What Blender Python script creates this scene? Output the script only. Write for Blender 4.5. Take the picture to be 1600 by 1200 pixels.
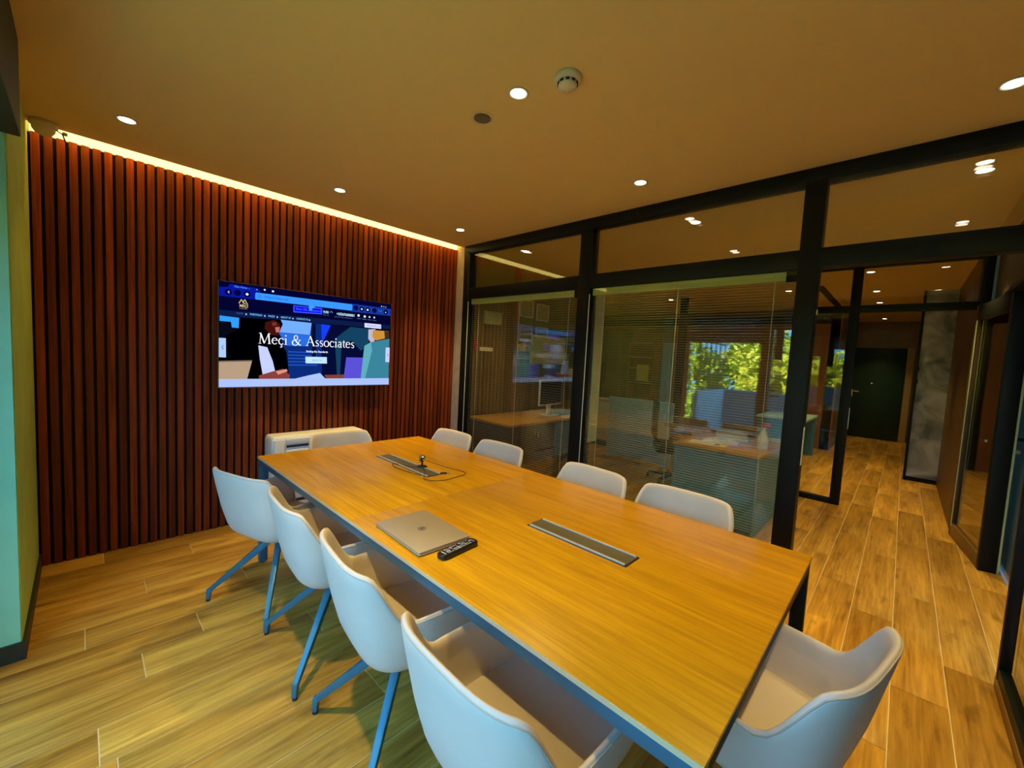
import bpy, bmesh, math, random
from mathutils import Vector, Matrix
random.seed(7)
R = math.radians
for o in list(bpy.data.objects):
    bpy.data.objects.remove(o)
scene = bpy.context.scene
COL = scene.collection

# ------------------------------------------------------------------ camera
F_PX, YAW, PITCH, ROLL = 641.5, 0.8100, -0.0692, 0.0519
CAM = Vector((-3.0665, -3.9039, 1.5124))
cam_d = bpy.data.cameras.new('camera')
cam_d.sensor_width = 36.0
cam_d.lens = F_PX / 1600 * 36.0
cam_d.clip_start = 0.02
cam = bpy.data.objects.new('camera', cam_d)
COL.objects.link(cam)
fw = Vector((math.sin(YAW) * math.cos(PITCH), math.cos(YAW) * math.cos(PITCH), math.sin(PITCH)))
rt = Vector((math.cos(YAW), -math.sin(YAW), 0))
up = rt.cross(fw)
r2 = rt * math.cos(ROLL) + up * math.sin(ROLL)
u2 = -rt * math.sin(ROLL) + up * math.cos(ROLL)
cam.matrix_world = Matrix(((r2.x, u2.x, -fw.x, CAM.x), (r2.y, u2.y, -fw.y, CAM.y), (r2.z, u2.z, -fw.z, CAM.z), (0, 0, 0, 1)))
scene.camera = cam

# ------------------------------------------------------------------ view, world, sun, daylight
vs = scene.view_settings
vs.view_transform = 'Standard'
vs.look = 'None'
vs.exposure = 0.18
vs.gamma = 1.0
vs.use_curve_mapping = False
scene.cycles.transparent_max_bounces = 24
scene.cycles.max_bounces = 10

world = bpy.data.worlds.new('world')
scene.world = world
world.use_nodes = True
wn = world.node_tree
bgn = wn.nodes['Background']
bgn.inputs['Color'].default_value = (0.17, 0.53, 0.97, 1)
bgn.inputs['Strength'].default_value = 6.4

sun_d = bpy.data.lights.new('sun', 'SUN')
sun_d.energy = 30.0
sun_d.angle = R(1.0)
sun_d.color = (1.0, 0.93, 0.72)
sun = bpy.data.objects.new('sun', sun_d)
COL.objects.link(sun)
sun.rotation_euler = (R(-18), R(44), 0)      # stands behind the building, lights the trees before the left window

def area_light(name, loc, rot, sx, sy, energy, color, spread=None):
    d = bpy.data.lights.new(name, 'AREA')
    d.shape = 'RECTANGLE'
    d.size = sx
    d.size_y = sy
    d.energy = energy
    d.color = color
    if spread:
        d.spread = spread
    o = bpy.data.objects.new(name, d)
    COL.objects.link(o)
    o.location = loc
    o.rotation_euler = rot
    return o

WARM = (1.0, 0.70, 0.22)
# the tall window in the left wall lets the sky light in: portal that guides the sky sampling
pt = area_light('window_portal', (-3.60, -2.70, 1.05), (0, R(-90), 0), 2.0, 3.2, 1.0, (1, 1, 1))
pt.data.cycles.is_portal = True

# ------------------------------------------------------------------ materials
MATS = {}
def s2l(c):
    return tuple(((v / 255) / 12.92 if v / 255 <= 0.04045 else ((v / 255 + 0.055) / 1.055) ** 2.4) for v in c)

def new_mat(name):
    m = bpy.data.materials.new(name)
    m.use_nodes = True
    nt = m.node_tree
    return m, nt, nt.nodes['Principled BSDF']

def plain(name, col, rough=0.5, metal=0.0, spec=0.5, bump=0.0, bscale=200.0, vary=0.0, vscale=6.0):
    m, nt, b = new_mat(name)
    b.inputs['Base Color'].default_value = (*col, 1)
    b.inputs['Roughness'].default_value = rough
    b.inputs['Metallic'].default_value = metal
    b.inputs['Specular IOR Level'].default_value = spec
    tc = nt.nodes.new('ShaderNodeTexCoord')
    if vary:
        n = nt.nodes.new('ShaderNodeTexNoise')
        n.inputs['Scale'].default_value = vscale
        n.inputs['Detail'].default_value = 6
        nt.links.new(tc.outputs['Object'], n.inputs['Vector'])
        r = nt.nodes.new('ShaderNodeValToRGB')
        r.color_ramp.elements[0].position = 0.3
        r.color_ramp.elements[1].position = 0.7
        r.color_ramp.elements[0].color = (*[c * (1 - vary) for c in col], 1)
        r.color_ramp.elements[1].color = (*[min(1, c * (1 + vary)) for c in col], 1)
        nt.links.new(n.outputs['Fac'], r.inputs['Fac'])
        nt.links.new(r.outputs['Color'], b.inputs['Base Color'])
    if bump:
        n = nt.nodes.new('ShaderNodeTexNoise')
        n.inputs['Scale'].default_value = bscale
        n.inputs['Detail'].default_value = 4
        nt.links.new(tc.outputs['Object'], n.inputs['Vector'])
        bp = nt.nodes.new('ShaderNodeBump')
        bp.inputs['Strength'].default_value = bump
        bp.inputs['Distance'].default_value = 0.002
        nt.links.new(n.outputs['Fac'], bp.inputs['Height'])
        nt.links.new(bp.outputs['Normal'], b.inputs['Normal'])
    MATS[name] = m
    return m

def wood(name, dark, light, axis, rough=0.45, scale=1.0, rand=0.0, stretch=14.0, spec=0.4, knots=0.0, coord='Object'):
    """procedural wood, grain along one axis; rand = tone change from piece to piece"""
    m, nt, b = new_mat(name)
    L = nt.links
    tc = nt.nodes.new('ShaderNodeTexCoord')
    oi = nt.nodes.new('ShaderNodeObjectInfo')
    mp = nt.nodes.new('ShaderNodeMapping')
    sc = [stretch * scale] * 3
    sc[axis] = 0.9 * scale
    mp.inputs['Scale'].default_value = sc
    add = nt.nodes.new('ShaderNodeVectorMath')
    add.operation = 'MULTIPLY_ADD'
    add.inputs[0].default_value = (37.0, 53.0, 29.0)
    L.new(oi.outputs['Random'], add.inputs[1])
    L.new(tc.outputs[coord], add.inputs[2])
    L.new(add.outputs[0], mp.inputs['Vector'])
    n1 = nt.nodes.new('ShaderNodeTexNoise')
    n1.inputs['Scale'].default_value = 1.6
    n1.inputs['Detail'].default_value = 8
    n1.inputs['Roughness'].default_value = 0.62
    n1.inputs['Distortion'].default_value = 0.35
    L.new(mp.outputs['Vector'], n1.inputs['Vector'])
    mp2 = nt.nodes.new('ShaderNodeMapping')
    sc2 = [stretch * 6 * scale] * 3
    sc2[axis] = 2.2 * scale
    mp2.inputs['Scale'].default_value = sc2
    L.new(add.outputs[0], mp2.inputs['Vector'])
    n2 = nt.nodes.new('ShaderNodeTexNoise')
    n2.inputs['Scale'].default_value = 1.5
    n2.inputs['Detail'].default_value = 4
    L.new(mp2.outputs['Vector'], n2.inputs['Vector'])
    mx = nt.nodes.new('ShaderNodeMath')
    mx.operation = 'MULTIPLY_ADD'
    mx.inputs[1].default_value = 0.4
    L.new(n2.outputs['Fac'], mx.inputs[0])
    ms = nt.nodes.new('ShaderNodeMath')
    ms.operation = 'MULTIPLY'
    ms.inputs[1].default_value = 0.6
    L.new(n1.outputs['Fac'], ms.inputs[0])
    L.new(ms.outputs[0], mx.inputs[2])
    rp = nt.nodes.new('ShaderNodeValToRGB')
    rp.color_ramp.elements[0].position = 0.34
    rp.color_ramp.elements[1].position = 0.66
    rp.color_ramp.elements[0].color = (*dark, 1)
    rp.color_ramp.elements[1].color = (*light, 1)
    L.new(mx.outputs[0], rp.inputs['Fac'])
    out = rp.outputs['Color']
    if knots:
        kn = nt.nodes.new('ShaderNodeTexNoise')
        kn.inputs['Scale'].default_value = 5.0
        kn.inputs['Detail'].default_value = 5
        mp3 = nt.nodes.new('ShaderNodeMapping')
        s3 = [2.4] * 3
        s3[axis] = 0.7
        mp3.inputs['Scale'].default_value = s3
        L.new(add.outputs[0], mp3.inputs['Vector'])
        L.new(mp3.outputs['Vector'], kn.inputs['Vector'])
        kr = nt.nodes.new('ShaderNodeValToRGB')
        kr.color_ramp.elements[0].position = 0.58
        kr.color_ramp.elements[1].position = 0.74
        kr.color_ramp.elements[0].color = (0, 0, 0, 1)
        kr.color_ramp.elements[1].color = (knots, knots, knots, 1)
        L.new(kn.outputs['Fac'], kr.inputs['Fac'])
        km = nt.nodes.new('ShaderNodeMix')
        km.data_type = 'RGBA'
        L.new(kr.outputs['Color'], km.inputs['Factor'])
        L.new(out, km.inputs[6])
        km.inputs[7].default_value = (*[d * 0.55 for d in dark], 1)
        out = km.outputs[2]
    if rand:
        hs = nt.nodes.new('ShaderNodeHueSaturation')
        mr = nt.nodes.new('ShaderNodeMapRange')
        mr.inputs['To Min'].default_value = 1 - rand
        mr.inputs['To Max'].default_value = 1 + rand
        L.new(oi.outputs['Random'], mr.inputs['Value'])
        L.new(mr.outputs['Result'], hs.inputs['Value'])
        L.new(out, hs.inputs['Color'])
        out = hs.outputs['Color']
    L.new(out, b.inputs['Base Color'])
    b.inputs['Roughness'].default_value = rough
    b.inputs['Specular IOR Level'].default_value = spec
    bp = nt.nodes.new('ShaderNodeBump')
    bp.inputs['Strength'].default_value = 0.15
    bp.inputs['Distance'].default_value = 0.001
    L.new(mx.outputs[0], bp.inputs['Height'])
    L.new(bp.outputs['Normal'], b.inputs['Normal'])
    MATS[name] = m
    return m

def emit(name, col, strength):
    m = bpy.data.materials.new(name)
    m.use_nodes = True
    nt = m.node_tree
    nt.nodes.remove(nt.nodes['Principled BSDF'])
    e = nt.nodes.new('ShaderNodeEmission')
    e.inputs['Color'].default_value = (*col, 1)
    e.inputs['Strength'].default_value = strength
    nt.links.new(e.outputs[0], nt.nodes['Material Output'].inputs['Surface'])
    MATS[name] = m
    return m

def glass(name, tint=(0.93, 0.95, 0.9), ior=1.5, boost=1.0, rough=0.0):
    """thin architectural glass: clear, with a mirror reflection that grows towards grazing angles"""
    m = bpy.data.materials.new(name)
    m.use_nodes = True
    nt = m.node_tree
    nt.nodes.remove(nt.nodes['Principled BSDF'])
    t = nt.nodes.new('ShaderNodeBsdfTransparent')
    t.inputs['Color'].default_value = (*tint, 1)
    g = nt.nodes.new('ShaderNodeBsdfGlossy')
    g.inputs['Roughness'].default_value = rough
    g.inputs['Color'].default_value = (1, 1, 1, 1)
    # Schlick reflectance from the angle of view, the same on both faces of the pane
    ge = nt.nodes.new('ShaderNodeNewGeometry')
    dt = nt.nodes.new('ShaderNodeVectorMath')
    dt.operation = 'DOT_PRODUCT'
    nt.links.new(ge.outputs['Incoming'], dt.inputs[0])
    nt.links.new(ge.outputs['Normal'], dt.inputs[1])
    ab = nt.nodes.new('ShaderNodeMath')
    ab.operation = 'ABSOLUTE'
    nt.links.new(dt.outputs['Value'], ab.inputs[0])
    om = nt.nodes.new('ShaderNodeMath')
    om.operation = 'SUBTRACT'
    om.inputs[0].default_value = 1.0
    nt.links.new(ab.outputs[0], om.inputs[1])
    pw = nt.nodes.new('ShaderNodeMath')
    pw.operation = 'POWER'
    pw.inputs[1].default_value = 5.0
    nt.links.new(om.outputs[0], pw.inputs[0])
    f0 = ((ior - 1) / (ior + 1)) ** 2
    f = nt.nodes.new('ShaderNodeMath')
    f.operation = 'MULTIPLY_ADD'
    f.inputs[1].default_value = 1 - f0
    f.inputs[2].default_value = f0
    nt.links.new(pw.outputs[0], f.inputs[0])
    mu = nt.nodes.new('ShaderNodeMath')
    mu.operation = 'MULTIPLY'
    mu.use_clamp = True
    mu.inputs[1].default_value = boost
    nt.links.new(f.outputs[0], mu.inputs[0])
    mx = nt.nodes.new('ShaderNodeMixShader')
    nt.links.new(mu.outputs[0], mx.inputs[0])
    nt.links.new(t.outputs[0], mx.inputs[1])
    nt.links.new(g.outputs[0], mx.inputs[2])
    nt.links.new(mx.outputs[0], nt.nodes['Material Output'].inputs['Surface'])
    MATS[name] = m
    return m

def concrete(name, lo, hi, rough=0.6):
    m, nt, b = new_mat(name)
    tc = nt.nodes.new('ShaderNodeTexCoord')
    n = nt.nodes.new('ShaderNodeTexNoise')
    n.inputs['Scale'].default_value = 2.6
    n.inputs['Detail'].default_value = 8
    n.inputs['Distortion'].default_value = 1.2
    nt.links.new(tc.outputs['Object'], n.inputs['Vector'])
    r = nt.nodes.new('ShaderNodeValToRGB')
    r.color_ramp.elements[0].position = 0.35
    r.color_ramp.elements[1].position = 0.65
    r.color_ramp.elements[0].color = (*lo, 1)
    r.color_ramp.elements[1].color = (*hi, 1)
    nt.links.new(n.outputs['Fac'], r.inputs['Fac'])
    nt.links.new(r.outputs['Color'], b.inputs['Base Color'])
    b.inputs['Roughness'].default_value = rough
    MATS[name] = m
    return m

plain('ceiling_warm_bounce', (0.80, 0.55, 0.17), 0.9, bump=0.1, bscale=90)  # warm bounce from the wood is put into the ceiling colour
plain('wall_green_bounce', (0.50, 0.68, 0.13), 0.85, bump=0.15, bscale=120, vary=0.06)  # green light bounced off the trees, put into the wall colour
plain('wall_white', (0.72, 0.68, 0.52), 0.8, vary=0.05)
plain('nib_plaster', (0.42, 0.37, 0.32), 0.8, vary=0.12, vscale=10)
wood('plank_wood', (0.31, 0.142, 0.018), (0.77, 0.440, 0.070), 0, rough=0.36, rand=0.20, stretch=8, knots=0.75)
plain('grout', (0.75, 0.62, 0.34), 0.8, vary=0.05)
wood('slat_wood', (0.110, 0.013, 0.004), (0.30, 0.056, 0.008), 2, rough=0.5, rand=0.42, stretch=22, spec=0.25)
plain('slat_backing', (0.018, 0.007, 0.005), 0.8, vary=0.2)
wood('table_wood', (0.47, 0.21, 0.003), (0.78, 0.40, 0.006), 1, rough=0.33, stretch=11, spec=0.34)
plain('table_edge', (0.78, 0.62, 0.36), 0.5, vary=0.05)
plain('steel_daylit', (0.05, 0.17, 0.26), 0.42, metal=0.2, vary=0.05)  # dark steel with the window's blue daylight put into the colour
plain('black_frame', (0.005, 0.008, 0.008), 0.5, metal=0.0, spec=0.22, vary=0.1)
plain('seal_white', (0.75, 0.78, 0.7), 0.4, vary=0.03)
plain('chair_leather', (0.72, 0.645, 0.56), 0.48, bump=0.12, bscale=420, vary=0.03)
plain('chair_seam', (0.54, 0.47, 0.38), 0.6, vary=0.05)
plain('chair_metal_daylit', (0.05, 0.19, 0.27), 0.38, metal=0.25, vary=0.05)  # dark metal, coloured blue for the daylight on the legs
plain('rubber', (0.02, 0.03, 0.04), 0.7, vary=0.1)
plain('tv_black', (0.006, 0.006, 0.008), 0.25, vary=0.05)
plain('tv_rim', (0.40, 0.30, 0.18), 0.3, metal=0.8, vary=0.05)
plain('laptop_silver', (0.50, 0.44, 0.32), 0.38, metal=0.35, vary=0.03)
plain('dark_print', (0.03, 0.012, 0.01), 0.5, vary=0.05)
plain('remote_black', (0.008, 0.006, 0.008), 0.35, vary=0.1)
plain('button_grey', (0.62, 0.58, 0.55), 0.5, vary=0.3, vscale=90)
plain('hatch_lid', (0.20, 0.17, 0.09), 0.42, metal=0.4, bump=0.05, vary=0.06)
plain('hatch_rail', (0.70, 0.70, 0.68), 0.35, metal=0.2, vary=0.03)
plain('hatch_dark', (0.015, 0.013, 0.012), 0.5, vary=0.1)
plain('cable', (0.030, 0.010, 0.010), 0.4, vary=0.1)
plain('chrome', (0.75, 0.76, 0.74), 0.15, metal=1.0, vary=0.02)
plain('brass', (0.72, 0.55, 0.22), 0.28, metal=1.0, vary=0.03)
plain('ac_white', (0.93, 0.93, 0.90), 0.4, vary=0.03)
plain('ac_dark', (0.05, 0.035, 0.06), 0.5, vary=0.1)
plain('fixture_white', (0.68, 0.56, 0.34), 0.5, vary=0.04)
plain('dark_slot', (0.012, 0.008, 0.006), 0.7, vary=0.1)
plain('blind_slat_paint', (0.55, 0.60, 0.45), 0.45, vary=0.04)
plain('blind_header', (0.50, 0.52, 0.16), 0.5, vary=0.05)
plain('desk_body', (0.045, 0.06, 0.075), 0.5, vary=0.1)
plain('desk_panel', (0.08, 0.30, 0.43), 0.5, vary=0.1)  # blue-grey, with extra daylight blue mixed into the colour
wood('desk_wood', (0.36, 0.16, 0.03), (0.55, 0.28, 0.06), 1, rough=0.35, stretch=10)
plain('office_brown', (0.36, 0.15, 0.055), 0.7, vary=0.08)
plain('office_green', (0.20, 0.26, 0.05), 0.6, vary=0.15, vscale=2)
wood('office_slat', (0.16, 0.105, 0.025), (0.27, 0.19, 0.05), 2, rough=0.5, rand=0.2, stretch=20)
plain('paper', (0.80, 0.80, 0.70), 0.8, vary=0.03)
plain('paper_yellow', (0.86, 0.84, 0.16), 0.8, vary=0.08, vscale=14)
plain('certificate', (0.42, 0.44, 0.16), 0.6, vary=0.2, vscale=30)
plain('red_plastic', (0.55, 0.05, 0.04), 0.4, vary=0.05)
plain('white_plastic', (0.74, 0.76, 0.76), 0.4, vary=0.03)
plain('board_daylit', (0.46, 0.76, 0.92), 0.35, vary=0.04)  # white board, blue window light painted into its colour
plain('office_mesh', (0.012, 0.014, 0.018), 0.6, vary=0.1)
plain('entry_door', (0.006, 0.040, 0.024), 0.45, vary=0.12, vscale=2)
plain('door_trim', (0.48, 0.36, 0.17), 0.6, vary=0.08)
concrete('grey_panel', (0.11, 0.17, 0.18), (0.58, 0.70, 0.73))
concrete('end_wall', (0.22, 0.17, 0.08), (0.32, 0.25, 0.12))
wood('corridor_wood', (0.09, 0.045, 0.012), (0.16, 0.085, 0.022), 2, rough=0.45, stretch=10)
wood('plinth_wood', (0.20, 0.10, 0.025), (0.32, 0.18, 0.045), 0, rough=0.4, stretch=10)
plain('olive_plaster', (0.12, 0.11, 0.04), 0.8, vary=0.1)
plain('dark_glass_back', (0.012, 0.014, 0.012), 0.15, vary=0.1)
plain('curtain_blue', (0.42, 0.54, 0.52), 0.7, vary=0.2, vscale=3)
plain('glass_edge', (0.50, 0.62, 0.36), 0.25, vary=0.1)
plain('leaf', (0.34, 0.42, 0.02), 0.5, vary=0.35, vscale=3)
plain('leaf_yellow', (0.62, 0.60, 0.03), 0.5, vary=0.25, vscale=3)
plain('bark', (0.12, 0.07, 0.035), 0.8, vary=0.2)
plain('parapet', (0.62, 0.66, 0.72), 0.8, vary=0.05)
plain('facade_block', (0.72, 0.70, 0.62), 0.8, vary=0.05)
plain('window_dark', (0.05, 0.07, 0.09), 0.2, vary=0.1)
plain('lattice', (0.22, 0.14, 0.06), 0.6, vary=0.1)
plain('parapet_pink', (0.46, 0.36, 0.36), 0.8, vary=0.05)
plain('curtain_pink', (0.55, 0.33, 0.22), 0.8, vary=0.05)
plain('reveal_daylight', (0.36, 0.88, 0.58), 0.8, vary=0.04)  # white reveal, its cyan daylight tint put into the colour
plain('baseboard_dark', (0.03, 0.035, 0.02), 0.5, vary=0.1)
plain('pelmet_green', (0.035, 0.05, 0.022), 0.7, vary=0.1)
plain('shutter_brown', (0.20, 0.12, 0.05), 0.6, vary=0.05)
emit('lamp_glow', (1.0, 0.93, 0.80), 14.0)
emit('led_glow', (1.0, 0.76, 0.22), 2.6)
glass('partition_glass', (0.975, 0.985, 0.95), 1.5, 1.05)
glass('door_glass', (0.97, 0.985, 0.95), 1.5, 1.0)
glass('window_glass', (0.95, 0.97, 0.97), 1.45, 1.0)
for nm in ('leaf', 'leaf_yellow'):
    b = MATS[nm].node_tree.nodes['Principled BSDF']
    b.inputs['Transmission Weight'].default_value = 0.0
    b.inputs['Subsurface Weight'].default_value = 0.0

# the picture on the television: colour comes from the mesh's colour attribute, as light of the screen
m = bpy.data.materials.new('screen_print')
m.use_nodes = True
nt = m.node_tree
nt.nodes.remove(nt.nodes['Principled BSDF'])
at = nt.nodes.new('ShaderNodeVertexColor')
at.layer_name = 'Col'
e = nt.nodes.new('ShaderNodeEmission')
e.inputs['Strength'].default_value = 1.0
nt.links.new(at.outputs['Color'], e.inputs['Color'])
nt.links.new(e.outputs[0], nt.nodes['Material Output'].inputs['Surface'])
MATS['screen_print'] = m

# ------------------------------------------------------------------ mesh helpers
class MB:
    """collects simple solids, builds ONE mesh object"""
    def __init__(self):
        self.v, self.f = [], []
    def box(self, x0, x1, y0, y1, z0, z1):
        n = len(self.v)
        self.v += [(x0, y0, z0), (x1, y0, z0), (x1, y1, z0), (x0, y1, z0), (x0, y0, z1), (x1, y0, z1), (x1, y1, z1), (x0, y1, z1)]
        self.f += [tuple(n + i for i in q) for q in ((3, 2, 1, 0), (4, 5, 6, 7), (0, 1, 5, 4), (1, 2, 6, 5), (2, 3, 7, 6), (3, 0, 4, 7))]
        return self
    def frame(self, c, ax, ay, az, hx, hy, hz):
        """oriented box"""
        n = len(self.v)
        c, ax, ay, az = Vector(c), Vector(ax).normalized(), Vector(ay).normalized(), Vector(az).normalized()
        for sz in (-1, 1):
            for sx, sy in ((-1, -1), (1, -1), (1, 1), (-1, 1)):
                self.v.append(tuple(c + ax * hx * sx + ay * hy * sy + az * hz * sz))
        self.f += [tuple(n + i for i in q) for q in ((3, 2, 1, 0), (4, 5, 6, 7), (0, 1, 5, 4), (1, 2, 6, 5), (2, 3, 7, 6), (3, 0, 4, 7))]
        return self
    def bar(self, a, b, w0, h0, w1, h1, side=(0, 0, 1)):
        """tapered rectangular bar from a to b"""
        a, b = Vector(a), Vector(b)
        d = (b - a).normalized()
        s = Vector(side).cross(d)
        if s.length < 1e-4:
            s = Vector((1, 0, 0))
        s.normalize()
        t = d.cross(s).normalized()
        n = len(self.v)
        for p, w, h in ((a, w0, h0), (b, w1, h1)):
            for su, sv in ((-1, -1), (1, -1), (1, 1), (-1, 1)):
                self.v.append(tuple(p + s * w * su / 2 + t * h * sv / 2))
        self.f += [tuple(n + i for i in q) for q in ((3, 2, 1, 0), (4, 5, 6, 7), (0, 1, 5, 4), (1, 2, 6, 5), (2, 3, 7, 6), (3, 0, 4, 7))]
        return self
    def lathe(self, prof, cx=0, cy=0, seg=24, cz=0, axis=2):
        """prof: list of (r, z); closed with caps where r = 0"""
        n = len(self.v)
        k = len(prof)
        for i in range(seg):
            a = 2 * math.pi * i / seg
            for r, z in prof:
                p = (r * math.cos(a), r * math.sin(a), z)
                if axis == 0:
                    p = (p[2], p[0], p[1])
                elif axis == 1:
                    p = (p[0], p[2], p[1])
                self.v.append((p[0] + cx, p[1] + cy, p[2] + cz))
        for i in range(seg):
            j = (i + 1) % seg
            for q in range(k - 1):
                self.f.append((n + i * k + q, n + j * k + q, n + j * k + q + 1, n + i * k + q + 1))
        return self
    def tube(self, pts, r, seg=8):
        pts = [Vector(p) for p in pts]
        n = len(self.v)
        prev = None
        for i, p in enumerate(pts):
            d = (pts[min(i + 1, len(pts) - 1)] - pts[max(i - 1, 0)]).normalized()
            ref = prev if prev is not None else (Vector((0, 0, 1)) if abs(d.z) < 0.9 else Vector((1, 0, 0)))
            s = (ref - d * ref.dot(d))
            if s.length < 1e-5:
                s = Vector((1, 0, 0))
            s.normalize()
            prev = s
            t = d.cross(s)
            rr = r[i] if isinstance(r, (list, tuple)) else r
            for k in range(seg):
                a = 2 * math.pi * k / seg
                self.v.append(tuple(p + (s * math.cos(a) + t * math.sin(a)) * rr))
        for i in range(len(pts) - 1):
            for k in range(seg):
                j = (k + 1) % seg
                self.f.append((n + i * seg + k, n + i * seg + j, n + (i + 1) * seg + j, n + (i + 1) * seg + k))
        self.f.append(tuple(n + k for k in reversed(range(seg))))
        e0 = n + (len(pts) - 1) * seg
        self.f.append(tuple(e0 + k for k in range(seg)))
        return self
    def prism(self, pts, lo, hi, axis=2):
        """extrude a polygon; pts are the two other coordinates in order"""
        n = len(self.v)
        k = len(pts)
        for h in (lo, hi):
            for a, b in pts:
                self.v.append((a, b, h) if axis == 2 else ((a, h, b) if axis == 1 else (h, a, b)))
        self.f.append(tuple(n + i for i in reversed(range(k))))
        self.f.append(tuple(n + k + i for i in range(k)))
        for i in range(k):
            j = (i + 1) % k
            self.f.append((n + i, n + j, n + k + j, n + k + i))
        return self
    def build(self, name, mat, parent=None, bevel=0.0, smooth=False, seg=2, fix=True):
        me = bpy.data.meshes.new(name)
        me.from_pydata(self.v, [], self.f)
        if fix:
            bm = bmesh.new()
            bm.from_mesh(me)
            bmesh.ops.remove_doubles(bm, verts=bm.verts, dist=1e-6)
            bmesh.ops.recalc_face_normals(bm, faces=bm.faces)
            bm.to_mesh(me)
            bm.free()
        me.materials.append(MATS[mat])
        o = bpy.data.objects.new(name, me)
        COL.objects.link(o)
        if smooth:
            for p in me.polygons:
                p.use_smooth = True
        if bevel:
            mod = o.modifiers.new('bevel', 'BEVEL')
            mod.width = bevel
            mod.segments = seg
            mod.limit_method = 'ANGLE'
            mod.angle_limit = R(40)
            for p in me.polygons:
                p.use_smooth = True
        if parent:
            o.parent = parent
        return o

def box(name, mat, b, parent=None, bevel=0.0):
    return MB().box(*b).build(name, mat, parent, bevel)

def inst(src, name, parent, loc=None):
    """another copy of a part, sharing its mesh"""
    o = src.copy()
    o.name = name
    COL.objects.link(o)
    o.parent = parent
    if loc is not None:
        o.location = loc
    return o

def tag(o, label=None, cat=None, group=None, kind=None):
    if label:
        o['label'] = label
    if cat:
        o['category'] = cat
    if group:
        o['group'] = group
    if kind:
        o['kind'] = kind
    return o

def thing(name, label, cat, loc=(0, 0, 0), rz=0.0, group=None):
    o = bpy.data.objects.new(name, None)
    o.empty_display_size = 0.1
    COL.objects.link(o)
    o.location = loc
    o.rotation_euler = (0, 0, rz)
    return tag(o, label, cat, group)

def struct(o, label):
    o['kind'] = 'structure'
    o['label'] = label
    return o

def dup(root, loc, rz, label, group=None, name=None):
    r = root.copy()
    COL.objects.link(r)
    r.location = loc
    r.rotation_euler = (0, 0, rz)
    r['label'] = label
    if group:
        r['group'] = group
    for ch in list(root.children):
        c = ch.copy()
        COL.objects.link(c)
        c.parent = r
        for g in list(ch.children):
            d = g.copy()
            COL.objects.link(d)
            d.parent = c
    return r

def rounded_rect(w, h, r, seg=5):
    pts = []
    for cx, cy, a0 in ((w / 2 - r, h / 2 - r, 0), (-w / 2 + r, h / 2 - r, 90), (-w / 2 + r, -h / 2 + r, 180), (w / 2 - r, -h / 2 + r, 270)):
        for i in range(seg + 1):
            a = R(a0 + 90 * i / seg)
            pts.append((cx + r * math.cos(a), cy + r * math.sin(a)))
    return pts

# ------------------------------------------------------------------ the setting
H = 2.736           # ceiling
XL = -3.276         # left wall face
YN = -4.352         # near wall face
XE = 9.8            # end wall of the corridor
XF = 6.9            # facade with the balcony windows
YO = 2.4            # far side of the office

# floor: base with the pale joints, planks on it
floor = struct(box('floor', 'grout', (-3.9, XE + 0.1, YN - 1.3, YO, -0.10, -0.003)), 'wood-look plank floor with pale joints running through room and corridor')
ROW_OFF = {0: -2.985, 1: -2.54, 2: -3.35, 3: -2.82, 4: -3.55, 5: -3.077, 6: -2.65, 7: -2.89, 8: -3.4, 9: -3.045, 21: 0.05, 20: -0.35}
PL, PW, J = 1.2, 0.2, 0.0045
full = None
row = -4
while True:
    y1 = -0.18 + PW - PW * row - (0 if row >= 0 else 0)
    y1 = 0.02 - PW * row
    y0 = y1 - PW
    row += 1
    if y0 < YN - 0.9:
        break
    x = ROW_OFF.get(row - 1, -3.0 + 0.37 * ((row * 7) % 11) / 3.1) - 3 * PL
    while x < XE:
        a, b_ = max(x, -3.9), min(x + PL, XE)
        far_left = y1 > 0.05 and b_ < 2.2
        if b_ - a > 0.06 and not far_left and not (y0 < YN - 0.06 and (b_ < -0.2 or a > 3.0)):
            if b_ - a > PL - 1e-3:
                if full is None:
                    full = MB().box(-PL / 2 + J / 2, PL / 2 - J / 2, -PW / 2 + J / 2, PW / 2 - J / 2, -0.012, 0).build('plank', 'plank_wood', floor, 0.0012)
                    full.location = ((a + b_) / 2, (y0 + y1) / 2, 0)
                else:
                    inst(full, 'plank', floor, ((a + b_) / 2, (y0 + y1) / 2, 0))
            else:
                hl = (b_ - a) / 2
                p = MB().box(-hl + J / 2, hl - J / 2, -PW / 2 + J / 2, PW / 2 - J / 2, -0.012, 0).build('plank', 'plank_wood', floor, 0.0012)
                p.location = ((a + b_) / 2, (y0 + y1) / 2, 0)
        x += PL

# ceiling with the light cove along the slat wall
CY = -0.075
ceil = MB()
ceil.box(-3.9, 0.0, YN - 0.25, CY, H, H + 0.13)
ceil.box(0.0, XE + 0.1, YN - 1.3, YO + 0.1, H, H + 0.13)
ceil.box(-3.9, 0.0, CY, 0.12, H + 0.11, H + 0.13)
struct(ceil.build('ceiling', 'ceiling_warm_bounce'), 'smooth ceiling with warm bounced light put into its yellow colour')

# slat wall
wall_front = struct(box('wall_front', 'slat_backing', (XL - 0.4, 0.0, 0.022, 0.12, 0, H - 0.03)), 'feature wall of vertical red-brown wooden slats behind the television')
box('wall_upper', 'wall_white', (XL - 0.4, 0.0, 0.022, 0.12, H - 0.03, H + 0.12), wall_front)
PITCH_S = 0.0525
slat = None
n = 62
for i in range(n):
    xc = XL + 0.030 + i * (abs(XL) - 0.055) / (n - 1)
    if slat is None:
        slat = MB().box(-0.0185, 0.0185, 0.0, 0.022, 0.0, 2.708).build('slat', 'slat_wood', wall_front, 0.0015)
        slat.location = (xc, 0, 0)
    else:
        inst(slat, 'slat', wall_front, (xc, 0, 0))

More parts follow.
